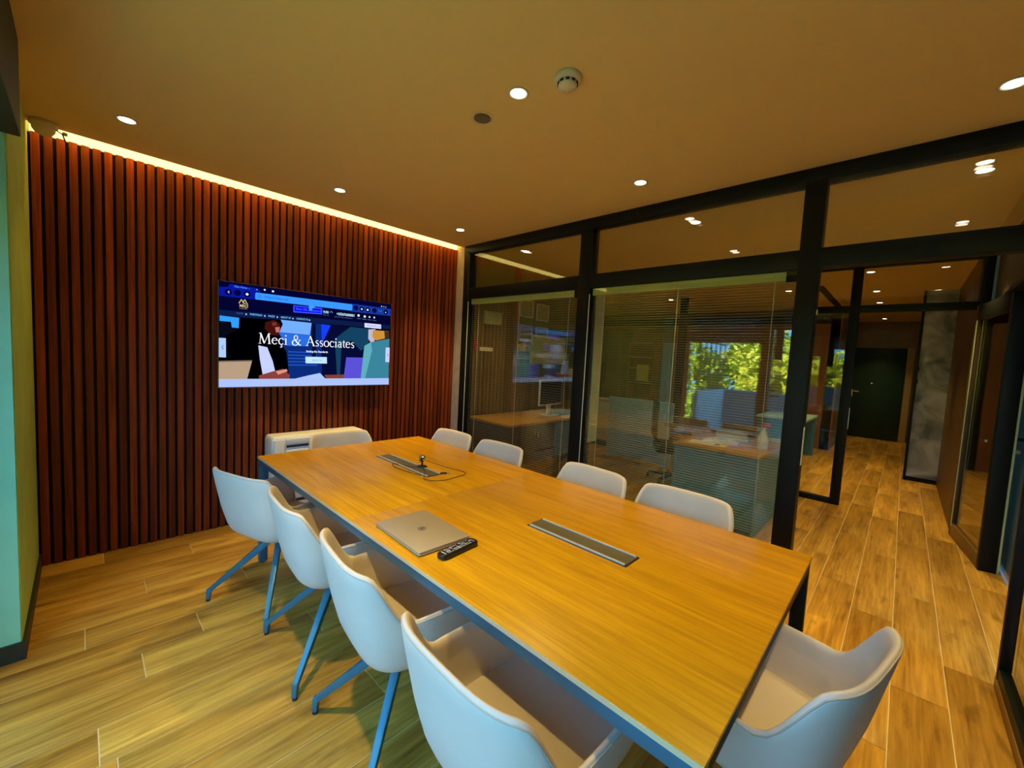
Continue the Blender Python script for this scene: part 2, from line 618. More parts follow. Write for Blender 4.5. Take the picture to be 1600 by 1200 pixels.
# left wall: short strip, then the window recess
wall_left = struct(MB().box(-3.72, XL, -1.07, 0.0, 0, H).build('wall_left', 'wall_green_bounce'), 'narrow painted wall strip beside the slat wall')
box('window_reveal', 'reveal_daylight', (-3.72, XL - 0.004, -1.078, -1.07, 0, H), wall_left)
box('wall_return', 'reveal_daylight', (-3.9, XL, YN, YN + 0.10, 0, H), wall_left)
bl = MB().box(XL, XL + 0.012, -1.082, 0.0, 0, 0.085).box(-3.72, XL + 0.012, -1.090, -1.078, 0, 0.085)
struct(bl.build('baseboard_left', 'baseboard_dark'), 'dark skirting board turning the corner into the window recess')
# pelmet above the window
tag(MB().box(-3.60, -3.235, YN + 0.11, -1.085, 2.335, H - 0.001).build('window_pelmet', 'pelmet_green', None, 0.004),
    'dark green curtain pelmet at the ceiling over the left window', 'pelmet')
# the window: two lights, brown pier between them, roller shutters half down outside
YA0, YA1, YC0, YC1 = -2.38, -1.10, YN + 0.12, -2.515
w = struct(MB().box(-3.70, -3.56, YA0, YC1, 0.0, 2.40).build('window_1', 'shutter_brown'), 'tall balcony window in the left wall recess with brown pier')
for nm, b in (('jamb', (-3.68, -3.62, YA1, -1.07, 0.0, 2.34)), ('jamb', (-3.68, -3.62, YC0 - 0.04, YC0, 0.0, 2.34)),
              ('sill', (-3.68, -3.62, YA0, YA1, 0.0, 0.07)), ('sill', (-3.68, -3.62, YC0, YC1, 0.0, 0.07)),
              ('head', (-3.68, -3.62, YA0, YA1, 2.30, 2.36)), ('head', (-3.68, -3.62, YC0, YC1, 2.30, 2.36))):
    box(nm, 'shutter_brown', b, w)
box('glass_pane', 'window_glass', (-3.652, -3.646, YA0, YA1, 0.07, 2.30), w)
box('glass_pane', 'window_glass', (-3.652, -3.646, YC0, YC1, 0.07, 2.30), w)
box('wall_above', 'reveal_daylight', (-3.72, -3.56, YN + 0.08, -1.07, 2.36, H), w)
for (ya, yb, zb) in ((YA0, YA1, 1.86), (YC0, YC1, 2.07)):
    z = 2.38
    sl = None
    while z > zb + 0.02:
        if sl is None:
            sl = MB().box(-3.71, -3.695, ya, yb, -0.0235, 0.0225).build('shutter_slat', 'shutter_brown', w)
            sl.location = (0, 0, z)
        else:
            inst(sl, 'shutter_slat', w, (0, 0, z))
        z -= 0.048
tag(MB().prism([(-3.56, -1.10), (-3.54, -1.16), (-3.57, -1.22), (-3.54, -1.28), (-3.57, -1.34), (-3.545, -1.40), (-3.555, -1.40), (-3.58, -1.34), (-3.55, -1.28), (-3.58, -1.22), (-3.55, -1.16), (-3.57, -1.10)], 0.03, 2.33).build('curtain', 'curtain_pink'),
    'drawn pinkish curtain at the edge of the left window', 'curtain')

# glass partition (right wall of the meeting room)
Y1a, Y1b = -0.125, -0.245      # first post
YP2a, YP2b = -1.735, -1.862
YP3a, YP3b = -3.370, -3.478
PD = 0.10
part_wall = MB()
part_wall.box(0, PD, YN - 0.02, -0.125, 2.645, H)        # top rail
wall_right = struct(part_wall.build('wall_right', 'black_frame', None, 0.003), 'black framed glass partition between meeting room and office')
box('wall_nib', 'nib_plaster', (0, 0.14, -0.124, 0.12, 0, H), wall_right)
for nm, b in (('rail', (0.002, PD - 0.002, YN - 0.02, -0.125, 2.135, 2.252)),
              ('post', (-0.002, PD + 0.002, Y1b + 0.015, -0.125, 0, 2.66)),
              ('post', (-0.002, PD + 0.002, YP2b, YP2a, 0, 2.66)),
              ('post', (-0.002, PD + 0.002, YP3b, YP3a, 0, 2.66)),
              ('post', (-0.002, 0.034, YN - 0.045, YN - 0.002, 0.055, 2.66)),
              ('rail', (0.002, PD - 0.002, YP2a, Y1b, 0, 0.07)),
              ('rail', (0.002, PD - 0.002, YP3a, YP2b, 0, 0.07))):
    box(nm, 'black_frame', b, wall_right, 0.003)
for (ya, yb) in ((YP2a, Y1b + 0.015), (YP3a, YP2b)):
    box('glass_pane', 'partition_glass', (0.030, 0.036, ya, yb, 0.07, 2.135), wall_right)
    box('glass_pane', 'partition_glass', (0.074, 0.080, ya, yb, 0.07, 2.135), wall_right)
for (ya, yb) in ((YP2a, Y1b + 0.015), (YP3a, YP2b), (YN + 0.03, YP3b)):
    box('transom_pane', 'partition_glass', (0.030, 0.036, ya, yb, 2.252, 2.645), wall_right)
    box('transom_pane', 'partition_glass', (0.070, 0.076, ya, yb, 2.252, 2.645), wall_right)
# pale seals and strike plates on the frame
box('seal_strip', 'seal_white', (-0.006, -0.002, Y1b + 0.010, Y1b + 0.016, 0.07, 2.10), wall_right)
box('seal_strip', 'seal_white', (-0.006, -0.002, YP2b - 0.006, YP2b, 0.3, 2.08), wall_right)
box('strike_plate', 'seal_white', (0.030, 0.055, YP3b - 0.004, YP3b, 0.92, 1.16), wall_right)
box('hinge', 'brass', (0.060, 0.080, YP3b - 0.006, YP3b, 1.86, 1.89), wall_right)
box('hinge', 'brass', (0.060, 0.080, YP3b - 0.006, YP3b, 0.22, 0.25), wall_right)

def blind(y0, y1, z0, label, pitch, depth):
    t = thing('venetian_blind', label, 'blind', (0.055, (y0 + y1) / 2, 0))
    hw = abs(y1 - y0) / 2
    box('blind_header', 'blind_header', (-0.013, 0.013, -hw, hw, 2.075, 2.133), t)
    box('end_bracket', 'black_frame', (-0.016, 0.016, -hw if y0 < -2 else -hw, -hw + 0.06, 2.070, 2.134), t)
    mb = MB()
    z = z0
    while z < 2.07:
        mb.box(-depth / 2, depth / 2, -hw + 0.01, hw - 0.01, z, z + 0.0012)
        z += pitch
    s = mb.build('slat_stack', 'blind_slat_paint', t, fix=False)
    s['kind'] = 'stuff'
    k = max(3, int(hw * 2 / 0.4))
    for i in range(k):
        yy = -hw + 0.12 + i * (2 * hw - 0.24) / (k - 1)
        MB().box(-0.0015, 0.0015, yy - 0.002, yy + 0.002, z0, 2.08).build('ladder_cord', 'blind_slat_paint', t)
    return t
blind(YP3a + 0.004, YP2b - 0.004, 0.09, 'fine-slatted venetian blind between the panes of the wide middle partition bay', 0.019, 0.0055)
blind(YP2a + 0.004, Y1b + 0.011, 0.09, 'open venetian blind between the panes of the partition bay beside the slat wall', 0.024, 0.0025)
tag(MB().box(0.105, 0.235, -1.874, -1.866, 0.76, 2.13).build('reflection_panel', 'blind_slat_paint'), 'pale panel in place of a reflection just behind the second partition post', 'panel')  # pale panel added to stand for a reflection in the glass

# near wall (same line carries on as the right side of the corridor)
near = struct(MB().box(-3.9, 0.0, YN - 0.14, YN - 0.05, 0, H).build('wall_near', 'dark_glass_back'), 'dark glazed wall along the right edge of the room')
box('baseboard', 'plinth_wood', (-3.2, -0.004, YN - 0.05, YN, 0, 0.055), near, 0.002)
box('bottom_rail', 'black_frame', (-3.2, -0.004, YN - 0.045, YN - 0.004, 0.055, 0.115), near, 0.002)
box('glass_pane', 'partition_glass', (-3.2, -0.004, YN - 0.030, YN - 0.024, 0.115, 2.64), near)
box('top_rail', 'black_frame', (-3.2, -0.004, YN - 0.045, YN - 0.004, 2.64, H), near)
corr = struct(MB().box(2.955, XE, YN - 0.16, YN, 0, H).build('wall_corridor', 'corridor_wood'), 'dark wood panelled right side of the corridor')
box('jamb', 'corridor_wood', (2.785, 2.866, YN - 0.10, YN, 0, 2.20), corr)
box('lintel', 'olive_plaster', (1.02, 2.866, YN - 0.16, YN - 0.10, 2.23, H), corr)
box('lintel', 'wall_white', (0.036, 1.02, YN - 0.16, YN - 0.10, 2.13, H), corr)
box('door_frame', 'black_frame', (0.036, 2.866, YN - 0.16, YN - 0.08, 2.20, 2.23), corr)
box('baseboard', 'plinth_wood', (-0.004, 0.036, YN - 0.05, YN, 0, 0.055), near, 0.002)
sd = struct(MB().box(0.0, 2.80, YN - 0.36, YN - 0.27, 0, 2.02).build('wall_side', 'curtain_blue'), 'pale blue-grey wall inside the side doorway')
box('wall_upper', 'wall_white', (0.0, 2.80, YN - 0.36, YN - 0.272, 2.02, H), sd)

# ajar door leaf, hinged at the far end
dr = bpy.data.objects.new('door_1', None)
COL.objects.link(dr)
dr.location = (2.76, YN - 0.01, 0)
dr.rotation_euler = (0, 0, R(187.0))
struct(dr, 'glazed door with black frame and wooden foot, standing ajar in the corridor')
LW = 0.92
box('stile', 'black_frame', (LW - 0.05, LW, -0.022, 0.078, 0.0, 2.20), dr, 0.002)
box('stile', 'corridor_wood', (0.0, 0.05, -0.022, 0.022, 0.0, 2.20), dr, 0.002)
box('bottom_rail', 'plinth_wood', (0.05, LW - 0.05, -0.022, 0.022, 0.0, 0.12), dr, 0.002)
box('top_rail', 'black_frame', (0.05, LW - 0.05, -0.022, 0.022, 2.06, 2.20), dr, 0.002)
box('glass_pane', 'partition_glass', (0.05, LW - 0.05, -0.004, 0.004, 0.12, 2.06), dr)
box('dark_back', 'dark_glass_back', (0.05, LW - 0.05, 0.010, 0.016, 0.12, 2.06), dr)
box('glass_edge', 'glass_edge', (0.05, 0.075, -0.026, -0.022, 0.10, 2.06), dr)
box('edge_seal', 'glass_edge', (LW - 0.02, LW + 0.004, 0.078, 0.090, 0.01, 2.19), dr)
box('handle', 'chrome', (LW - 0.20, LW - 0.06, -0.06, -0.045, 1.02, 1.04), dr)
box('handle', 'black_frame', (LW - 0.05, LW - 0.02, 0.090, 0.150, 1.06, 1.085), dr)
box('lock', 'chrome', (LW - 0.04, LW - 0.01, 0.090, 0.120, 0.96, 0.99), dr)

# second glazed screen across the lobby
XS = 2.87
scr = struct(MB().box(XS, XS + 0.08, YN - 0.083, -3.03, 2.672, H).build('wall_screen', 'black_frame'), 'black framed glass screen at the entrance of the corridor')
for nm, b in (('rail', (XS, XS + 0.08, YN - 0.02, -3.03, 2.185, 2.262)), ('post', (XS - 0.002, XS + 0.082, -3.485, -3.395, 0, 2.70)),
              ('post', (XS - 0.002, XS + 0.082, -3.075, -3.00, 0, 2.70)), ('post', (XS - 0.002, XS + 0.082, YN - 0.083, YN - 0.008, 0, 2.70)),
              ('rail', (XS, XS + 0.08, -3.395, -3.075, 0, 0.055))):
    box(nm, 'black_frame', b, scr, 0.003)
box('glass_pane', 'door_glass', (XS + 0.036, XS + 0.044, -3.395, -3.075, 0.055, 2.185), scr)
box('transom_pane', 'door_glass', (XS + 0.036, XS + 0.044, -3.395, -3.075, 2.262, 2.672), scr)
box('transom_pane', 'door_glass', (XS + 0.036, XS + 0.044, YN - 0.008, -3.485, 2.262, 2.672), scr)
box('strike_plate', 'seal_white', (XS + 0.03, XS + 0.055, -3.490, -3.485, 0.88, 1.12), scr)

# grey plaster panel that narrows the corridor
gp = struct(MB().box(5.24, 5.60, YN, -4.035, 0.0, H).build('wall_pillar', 'grey_panel'), 'mottled grey plaster pillar narrowing the corridor')
box('baseboard', 'black_frame', (5.225, 5.24, YN, -4.025, 0, 0.06), gp)
box('edge_trim', 'black_frame', (5.225, 5.26, -4.035, -4.005, 0, H - 0.001), gp)
# end wall with the entrance door
ew = struct(MB().box(XE, XE + 0.12, YN - 0.16, -2.80, 0, H).build('wall_end', 'end_wall'), 'brown plaster wall at the end of the corridor')
box('baseboard', 'plinth_wood', (XE - 0.012, XE, -4.35, -4.05, 0, 0.07), ew)
ed = struct(MB().box(XE - 0.05, XE - 0.006, -3.905, -2.95, 0.005, 2.125).build('door_2', 'entry_door', None, 0.004), 'dark green entrance door at the end of the corridor')
box('door_frame', 'door_trim', (XE - 0.03, XE, -4.03, -3.905, 0, 2.14), ed)
box('handle_plate', 'brass', (XE - 0.060, XE - 0.050, -3.035, -2.985, 0.96, 1.13), ed, 0.004)
box('handle', 'brass', (XE - 0.095, XE - 0.075, -3.14, -3.00, 1.075, 1.10), ed, 0.004)
MB().lathe([(0, 0), (0.018, 0), (0.018, 0.012), (0, 0.012)], XE - 0.062, -3.36, 16, 1.30, axis=0).build('peephole', 'chrome', ed)
t = thing('coat_hook', 'dark coat hook on the wall beside the entrance door, upper of two', 'hook', (5.215, -4.03, 1.62))
MB().box(0.0, 0.012, -0.015, 0.015, -0.03, 0.03).build('plate', 'black_frame', t)
MB().tube([(0, 0, 0.01), (-0.04, 0, 0.005), (-0.06, 0, 0.02), (-0.055, 0, 0.04)], 0.006).build('hook_arm', 'black_frame', t)
dup(t, (5.215, -4.03, 1.44), 0, 'dark coat hook on the wall beside the entrance door, lower of two', 'coat hooks')
t['group'] = 'coat hooks'
# wall between office and corridor (hidden behind the second post) and office shell
cw = struct(MB().box(6.9, XE, -2.95, -2.80, 0, H).build('wall_hall', 'end_wall'), 'brown plaster wall along the left of the corridor end')
ow = struct(MB().box(0.14, 2.48, 0.03, 0.14, 0, H).build('wall_office', 'office_green'), 'office side wall with slats and framed certificates')
s0 = None
for i in range(13):
    xx = 0.19 + i * 0.066
    if s0 is None:
        s0 = MB().box(-0.019, 0.019, 0.0, 0.03, 0.0, 2.25).build('slat', 'office_slat', ow)
        s0.location = (xx, 0, 0)
    else:
        inst(s0, 'slat', ow, (xx, 0, 0))
s1 = None
for i in range(20):
    xx = 1.10 + i * 0.066
    if s1 is None:
        s1 = MB().box(-0.019, 0.019, 0.0, 0.03, 0.0, 1.19).build('slat', 'office_slat', ow)
        s1.location = (xx, 0, 0)
    else:
        inst(s1, 'slat', ow, (xx, 0, 0))
box('wall_cap', 'office_slat', (1.07, 2.44, -0.012, 0.03, 1.19, 1.25), ow)
box('corner_post', 'office_brown', (1.03, 1.075, -0.03, 0.03, 0, H), ow)
struct(MB().box(2.40, 2.48, 0.14, YO, 0, H).box(2.40, XF, YO, YO + 0.1, 0, H).build('wall_office_back', 'office_green'), 'green back of the office')

# far office wall
fac = struct(MB().box(XF, XF + 0.15, -2.96, YO + 0.1, 0, H).build('wall_far', 'office_brown'), 'brown far wall of the office')
box('ceiling_beam', 'dark_slot', (XF - 0.10, XF, -2.80, YO, 2.44, 2.60), fac)
box('wall_panel', 'curtain_pink', (XF - 0.03, XF, -0.30, 0.46, 0.0, 2.02), fac)

# ------------------------------------------------------------------ balcony, trees and a far block before the left window
XB = -5.10
struct(MB().box(XB - 0.12, -3.72, YN - 0.4, -1.40, -0.25, -0.06).build('balcony_floor', 'parapet'), 'balcony floor outside the left window')
struct(MB().box(XB - 0.12, XB, YN - 0.4, -1.43, -0.06, 1.09).build('wall_parapet', 'parapet_pink'), 'balcony parapet outside the left window')
struct(MB().box(XB, -3.74, -1.50, -1.43, -0.06, 1.09).build('wall_balcony_side', 'parapet'), 'white balcony side wall outside the left window')
def lattice(name, label, y, x0, x1, z0, z1, nx, nz, w):
    t = thing(name, label, 'trellis', ((x0 + x1) / 2, y, z0))
    hw = (x1 - x0) / 2
    for i in range(nx):
        xx = -hw + w + i * (2 * hw - 2 * w) / (nx - 1)
        MB().box(xx - w / 2, xx + w / 2, -w / 2, w / 2, 0, z1 - z0).build('upright', 'lattice', t)
    for i in range(nz):
        zz = w + i * (z1 - z0 - 2 * w) / (nz - 1)
        MB().box(-hw, hw, -w / 2 - 0.002, w / 2 + 0.002, zz - w / 2, zz + w / 2).build('crossbar', 'lattice', t)
    return t
lattice('balcony_trellis', 'open brown trellis on the balcony side wall, mirrored in the glass', -1.465, XB, -3.80, 1.092, 2.2, 6, 5, 0.028)
t = thing('window_lattice', 'small dark lattice in the narrow balcony window beside the brown mullion', 'lattice', (-3.76, -2.565, 1.10))
for i in range(4):
    MB().box(-0.01, 0.01, -0.048 + i * 0.032 - 0.005, -0.048 + i * 0.032 + 0.005, 0, 0.56).build('upright', 'lattice', t)
for i in range(7):
    MB().box(-0.011, 0.011, -0.053, 0.053, 0.01 + i * 0.09, 0.022 + i * 0.09).build('crossbar', 'lattice', t)
MB().box(-0.012, 0.012, -0.055, 0.055, 0.56, 1.20).build('head_board', 'shutter_brown', t)

def tree(name, label, loc, h, rx, n, mat, seed):
    rnd = random.Random(seed)
    t = thing(name, label, 'tree', loc, 0, 'trees beyond the balcony')
    pts = [(0, 0, 0), (0.05, 0.03, h * 0.3), (-0.04, 0.05, h * 0.6), (0.02, 0, h * 0.85)]
    MB().tube(pts, [0.16, 0.13, 0.09, 0.03]).build('trunk', 'bark', t)
    mb = MB()
    clumps = [(rnd.uniform(-rx, rx) * 0.75, rnd.uniform(-rx, rx) * 0.75, h * (0.45 + 0.5 * rnd.random()), rnd.uniform(0.35, 0.7)) for _ in range(44)]
    for i in range(n):
        cx, cy, cz, cr = clumps[i % len(clumps)]
        d = Vector((rnd.gauss(0, 1), rnd.gauss(0, 1), rnd.gauss(0, 1))).normalized() * cr * rnd.uniform(0.5, 1.0)
        c = Vector((cx, cy, cz)) + d
        a = Vector((rnd.gauss(0, 1), rnd.gauss(0, 1), rnd.gauss(0, 1))).normalized()
        b = a.cross(Vector((rnd.gauss(0, 1), rnd.gauss(0, 1), rnd.gauss(0, 1)))).normalized()
        L, W = rnd.uniform(0.08, 0.14), rnd.uniform(0.04, 0.07)
        k = len(mb.v)
        mb.v += [tuple(c - a * L), tuple(c + b * W), tuple(c + a * L), tuple(c - b * W)]
        mb.f.append((k, k + 1, k + 2, k + 3))
    f = mb.build('foliage', mat, t, fix=False)
    f['kind'] = 'stuff'
    return t
GZ = -4.0
tree('leafy_tree', 'green leafy tree behind the trellis in the mirrored balcony view', (-10.0, 1.7, GZ), 6.3, 1.4, 10400, 'leaf', 1)
tree('leafy_tree', 'bright yellow tree left of the brown mullion in the mirrored balcony view', (-10.4, -1.7, GZ), 6.1, 1.4, 12000, 'leaf_yellow', 2)
tree('leafy_tree', 'yellow-green tree right of the brown mullion in the mirrored balcony view', (-10.0, -5.0, GZ), 6.0, 1.4, 12000, 'leaf_yellow', 3)
tree('leafy_tree', 'darker green tree filling the background of the mirrored balcony view', (-14.5, 0.2, GZ), 6.6, 1.9, 10400, 'leaf', 4)
tree('leafy_tree', 'yellow-green tree beneath the far apartment block', (-14.6, -4.2, GZ), 6.4, 1.9, 10400, 'leaf_yellow', 5)
bb = thing('apartment_block', 'pale apartment block far beyond the trees', 'building', (-28, -3.4, GZ))
box('wall', 'facade_block', (-6, 0, -2.2, 2.2, 0, 9.4), bb)
wsrc = None
for iy in range(3):
    for iz in range(4):
        loc = (0.03, -1.4 + iy * 1.4, 4.5 + iz * 1.3)
        if wsrc is None:
            wsrc = MB().box(-0.02, 0.02, -0.35, 0.35, -0.35, 0.35).build('window', 'window_dark', bb)
            wsrc.location = loc
        else:
            inst(wsrc, 'window', bb, loc)
struct(MB().box(-60, -5.3, -40, 40, GZ - 0.2, GZ).build('ground', 'leaf'), 'green ground below the balcony')

# ------------------------------------------------------------------ downlights
def downlight(x, y, label, group, energy, r=0.036, cone=80, blend=0.9):
    t = thing('downlight', label, 'downlight', (x, y, H), 0, group)
    MB().lathe([(r, -0.0005), (r + 0.012, -0.0005), (r + 0.014, -0.004), (r + 0.010, -0.006), (r, -0.003), (r, -0.0005)], seg=28).build('trim_ring', 'fixture_white', t, smooth=True)
    MB().lathe([(0, -0.0022), (r, -0.0022), (r, -0.0008), (0, -0.0008)], seg=28).build('lamp_lens', 'lamp_glow', t)
    d = bpy.data.lights.new('downlight_beam', 'SPOT')
    d.energy = energy
    d.color = WARM
    d.spot_size = R(cone)
    d.spot_blend = blend
    d.shadow_soft_size = 0.03
    o = bpy.data.objects.new('downlight_beam', d)
    COL.objects.link(o)
    o.parent = t
    o.location = (0, 0, -0.012)
    return t
G1 = 'recessed downlights of the meeting room'
E1 = 78
for x, y, lb in ((-2.872, -0.586, 'recessed downlight near the left end of the slat wall'),
                 (-1.650, -0.584, 'recessed downlight above the television'),
                 (-0.440, -0.582, 'recessed downlight in the corner by slat wall and partition'),
                 (-1.640, -2.490, 'brightest recessed downlight over the table beside the smoke detector'),
                 (-0.413, -2.490, 'recessed downlight before the wide partition transom'),
                 (-0.400, -4.128, 'recessed downlight at the right edge above the doorway'),
                 (-2.872, -2.490, 'recessed downlight above the left chair row, nearest the window'),
                 (-1.640, -4.128, 'recessed downlight above the near table end')):
    downlight(x, y, lb, G1, E1 * ((0.14 if y > -1 else 1.5) if x < -2.5 else (1.35 if y > -1 else 1.0)))
G2 = 'recessed downlights of office and corridor'
for x, y, lb, en in ((0.60, -2.495, 'office downlight seen through the wide middle transom', 15),
                     (0.60, -4.140, 'lobby downlight seen through the right transom', 30),
                     (0.545, -0.580, 'office downlight seen through the transom by the slat wall', 13),
                     (3.30, -0.66, 'office downlight above the standing white board', 7),
                     (3.46, -2.490, 'office downlight near the top right of the middle glass bay', 14),
                     (4.75, -0.55, 'office downlight above the brown office wall', 10),
                     (4.55, -2.490, 'office downlight before the balcony shutters', 10),
                     (2.28, -4.130, 'lobby downlight just before the glass screen', 26),
                     (3.50, -3.505, 'first corridor downlight behind the glass screen', 26),
                     (5.05, -3.500, 'second corridor downlight behind the glass screen', 22),
                     (6.36, -3.490, 'third corridor downlight behind the glass screen', 18),
                     (9.08, -3.480, 'last corridor downlight before the entrance door', 14)):
    downlight(x, y, lb, G2, en * 3.3)
# LED strip in the cove
led = thing('led_strip', 'glowing warm LED strip in the cove above the slat wall', 'light strip', (XL / 2, -0.036, H + 0.088))
box('channel', 'fixture_white', (XL / 2, -XL / 2, -0.012, 0.012, 0.006, 0.020), led)
box('diffuser', 'led_glow', (XL / 2 + 0.01, -XL / 2 - 0.01, 0.042, 0.056, -0.112, -0.058), led)
la = area_light('led_strip_light', (0, 0, -0.004), (R(12), 0, 0), 3.2, 0.02, 6.5, (1.0, 0.52, 0.06))
la.parent = led

# smoke detector, flush speaker, dome camera
t = thing('smoke_detector', 'round white smoke detector on the ceiling beside the brightest downlight', 'smoke detector', (-1.585, -2.735, H))
MB().lathe([(0, 0), (0.058, 0), (0.060, -0.006), (0.058, -0.020), (0.052, -0.026), (0.0, -0.026)], seg=36).build('base', 'fixture_white', t, smooth=True)
MB().lathe([(0, -0.026), (0.043, -0.026), (0.040, -0.044), (0.032, -0.052), (0, -0.054)], seg=36).build('sensor_cap', 'fixture_white', t, smooth=True)
for i in range(10):
    a = 2 * math.pi * i / 10
    MB().frame((0.0425 * math.cos(a), 0.0425 * math.sin(a), -0.032), (math.cos(a), math.sin(a), 0), (-math.sin(a), math.cos(a), 0), (0, 0, 1), 0.002, 0.008, 0.0045).build('vent_slot', 'dark_slot', t)
t = thing('ceiling_speaker', 'flush round cover plate in the ceiling left of the brightest downlight', 'cover plate', (-1.610, -2.205, H))
MB().lathe([(0.058, 0), (0.062, 0), (0.062, -0.003), (0.058, -0.003), (0.058, 0)], seg=36).build('rim', 'fixture_white', t)
MB().lathe([(0, -0.001), (0.044, -0.001), (0.044, -0.005), (0, -0.006)], seg=36).build('grille', 'hatch_lid', t)
t = thing('dome_camera', 'small dome security camera at the ceiling corner left of the slat wall', 'security camera', (-3.205, -0.135, H))
MB().lathe([(0, 0), (0.060, 0), (0.060, -0.022), (0.052, -0.030), (0, -0.030)], seg=28).build('base', 'fixture_white', t, smooth=True)
MB().lathe([(0.050, -0.030), (0.048, -0.048), (0.036, -0.066), (0.018, -0.076), (0, -0.078)], seg=28).build('dome', 'fixture_white', t, smooth=True)
MB().tube([(0.045, 0.0, -0.025), (0.075, 0.02, -0.035), (0.085, 0.05, -0.06), (0.10, 0.10, -0.09)], 0.004, 6).build('lead', 'cable', t)
MB().lathe([(0.0, -0.02), (0.012, -0.02), (0.012, -0.035), (0, -0.035)], 0.085, 0.03, 12).build('connector', 'white_plastic', t)
tag(MB().box(4.28, 6.78, -2.96, -2.86, H - 0.006, H - 0.0005).build('slot_diffuser', 'dark_slot'), 'long black slot diffuser in the office ceiling behind the glass screen', 'air diffuser')

# ------------------------------------------------------------------ conference table
TX0, TX1, TY0, TY1 = -2.248, -0.968, -3.690, -0.770
TZ = 0.74
tb = thing('conference_table', 'long wood-topped conference table with steel frame, chairs all round', 'table', ((TX0 + TX1) / 2, (TY0 + TY1) / 2, 0))
hx, hy = (TX1 - TX0) / 2, (TY1 - TY0) / 2
ym = -2.17 - (TY0 + TY1) / 2
box('tabletop', 'table_wood', (-hx, hx, ym + 0.0008, hy, TZ - 0.012, TZ), tb, 0.001)
box('tabletop', 'table_wood', (-hx, hx, -hy, ym - 0.0008, TZ - 0.012, TZ), tb, 0.001)
box('edge_band', 'table_edge', (-hx - 0.001, -hx + 0.012, -hy, hy, TZ - 0.016, TZ - 0.0015), tb)
box('apron', 'steel_daylit', (-hx + 0.004, -hx + 0.044, -hy + 0.004, hy - 0.004, TZ - 0.056, TZ - 0.0165), tb, 0.001)  # window side of the frame takes the daylight-blue copy of the steel
box('apron', 'black_frame', (hx - 0.044, hx - 0.004, -hy + 0.004, hy - 0.004, TZ - 0.056, TZ - 0.013), tb, 0.001)  # shaded side of the same frame, coloured black
box('apron', 'black_frame', (-hx + 0.044, hx - 0.044, -hy + 0.004, -hy + 0.044, TZ - 0.056, TZ - 0.013), tb, 0.001)
box('apron', 'steel_daylit', (-hx + 0.044, hx - 0.044, hy - 0.044, hy - 0.004, TZ - 0.056, TZ - 0.013), tb, 0.001)
for sx in (-1, 1):
    for sy in (-1, 1):
        x0, x1 = sorted((sx * (hx - 0.004), sx * (hx - 0.052)))
        y0, y1 = sorted((sy * (hy - 0.004), sy * (hy - 0.052)))
        lg = box('leg', 'steel_daylit' if sx < 0 else 'black_frame', (x0, x1, y0, y1, 0.008, TZ - 0.056), tb, 0.002)  # daylight blue coloured into the window-side legs, the others black
        MB().lathe([(0, 0.0), (0.016, 0.0), (0.016, 0.009), (0, 0.009)], (x0 + x1) / 2, (y0 + y1) / 2, 14).build('glide', 'rubber', lg)

def hatch(cx, y0, y1, label):
    t = thing('cable_hatch', label, 'cable hatch', (cx, (y0 + y1) / 2, TZ), 0, 'cable hatches in the table')
    h2 = (y1 - y0) / 2
    box('frame', 'hatch_dark', (-0.056, 0.056, -h2, h2, 0.0002, 0.0016), t)
    box('lid', 'hatch_lid', (-0.038, 0.040, -h2 + 0.006, h2 - 0.006, 0.0016, 0.004), t)
    box('rail', 'hatch_rail', (-0.050, -0.042, -h2 + 0.01, h2 - 0.01, 0.0016, 0.007), t)
    box('rail', 'hatch_rail', (0.043, 0.051, -h2 + 0.01, h2 - 0.01, 0.0016, 0.007), t)
    return t
hatch(-1.560, -1.845, -1.215, 'brown flip-up cable hatch near the webcam')
hatch(-1.610, -3.210, -2.712, 'brown flip-up cable hatch in the near half of the table')

# laptop
t = thing('laptop', 'closed silver laptop with round dark logo lying on the table', 'laptop', (-2.078, -2.480, TZ + 0.001), R(-2.2))
def slab(name, w, d, r, z0, z1, mat, par, bev=0.002):
    return MB().prism(rounded_rect(w, d, r), z0, z1).build(name, mat, par, bev)
slab('base', 0.245, 0.352, 0.012, 0.002, 0.011, 'laptop_silver', t)
lid = slab('lid', 0.247, 0.354, 0.012, 0.012, 0.0185, 'laptop_silver', t)
lg = MB()
def stroke_ring(mb, cx, cy, r0, r1, a0, a1, z0, z1, seg=16):
    pts = [(cx + r1 * math.cos(R(a0 + (a1 - a0) * i / seg)), cy + r1 * math.sin(R(a0 + (a1 - a0) * i / seg))) for i in range(seg + 1)]
    pts += [(cx + r0 * math.cos(R(a1 - (a1 - a0) * i / seg)), cy + r0 * math.sin(R(a1 - (a1 - a0) * i / seg))) for i in range(seg + 1)]
    mb.prism(pts, z0, z1)
z0, z1 = 0.0186, 0.0190
stroke_ring(lg, 0, 0, 0.0145, 0.0175, 15, 112, z0, z1)
stroke_ring(lg, 0, 0, 0.0145, 0.0175, 128, 195, z0, z1)
stroke_ring(lg, 0, 0, 0.0145, 0.0175, 195, 292, z0, z1)
stroke_ring(lg, 0, 0, 0.0145, 0.0175, 308, 375, z0, z1)
def seg2(mb, a, b, w):
    a, b = Vector((*a, 0)), Vector((*b, 0))
    d = (b - a).normalized()
    s = Vector((-d.y, d.x, 0)) * w / 2
    mb.prism([(q.x, q.y) for q in (a - s, b - s, b + s, a + s)], z0, z1)
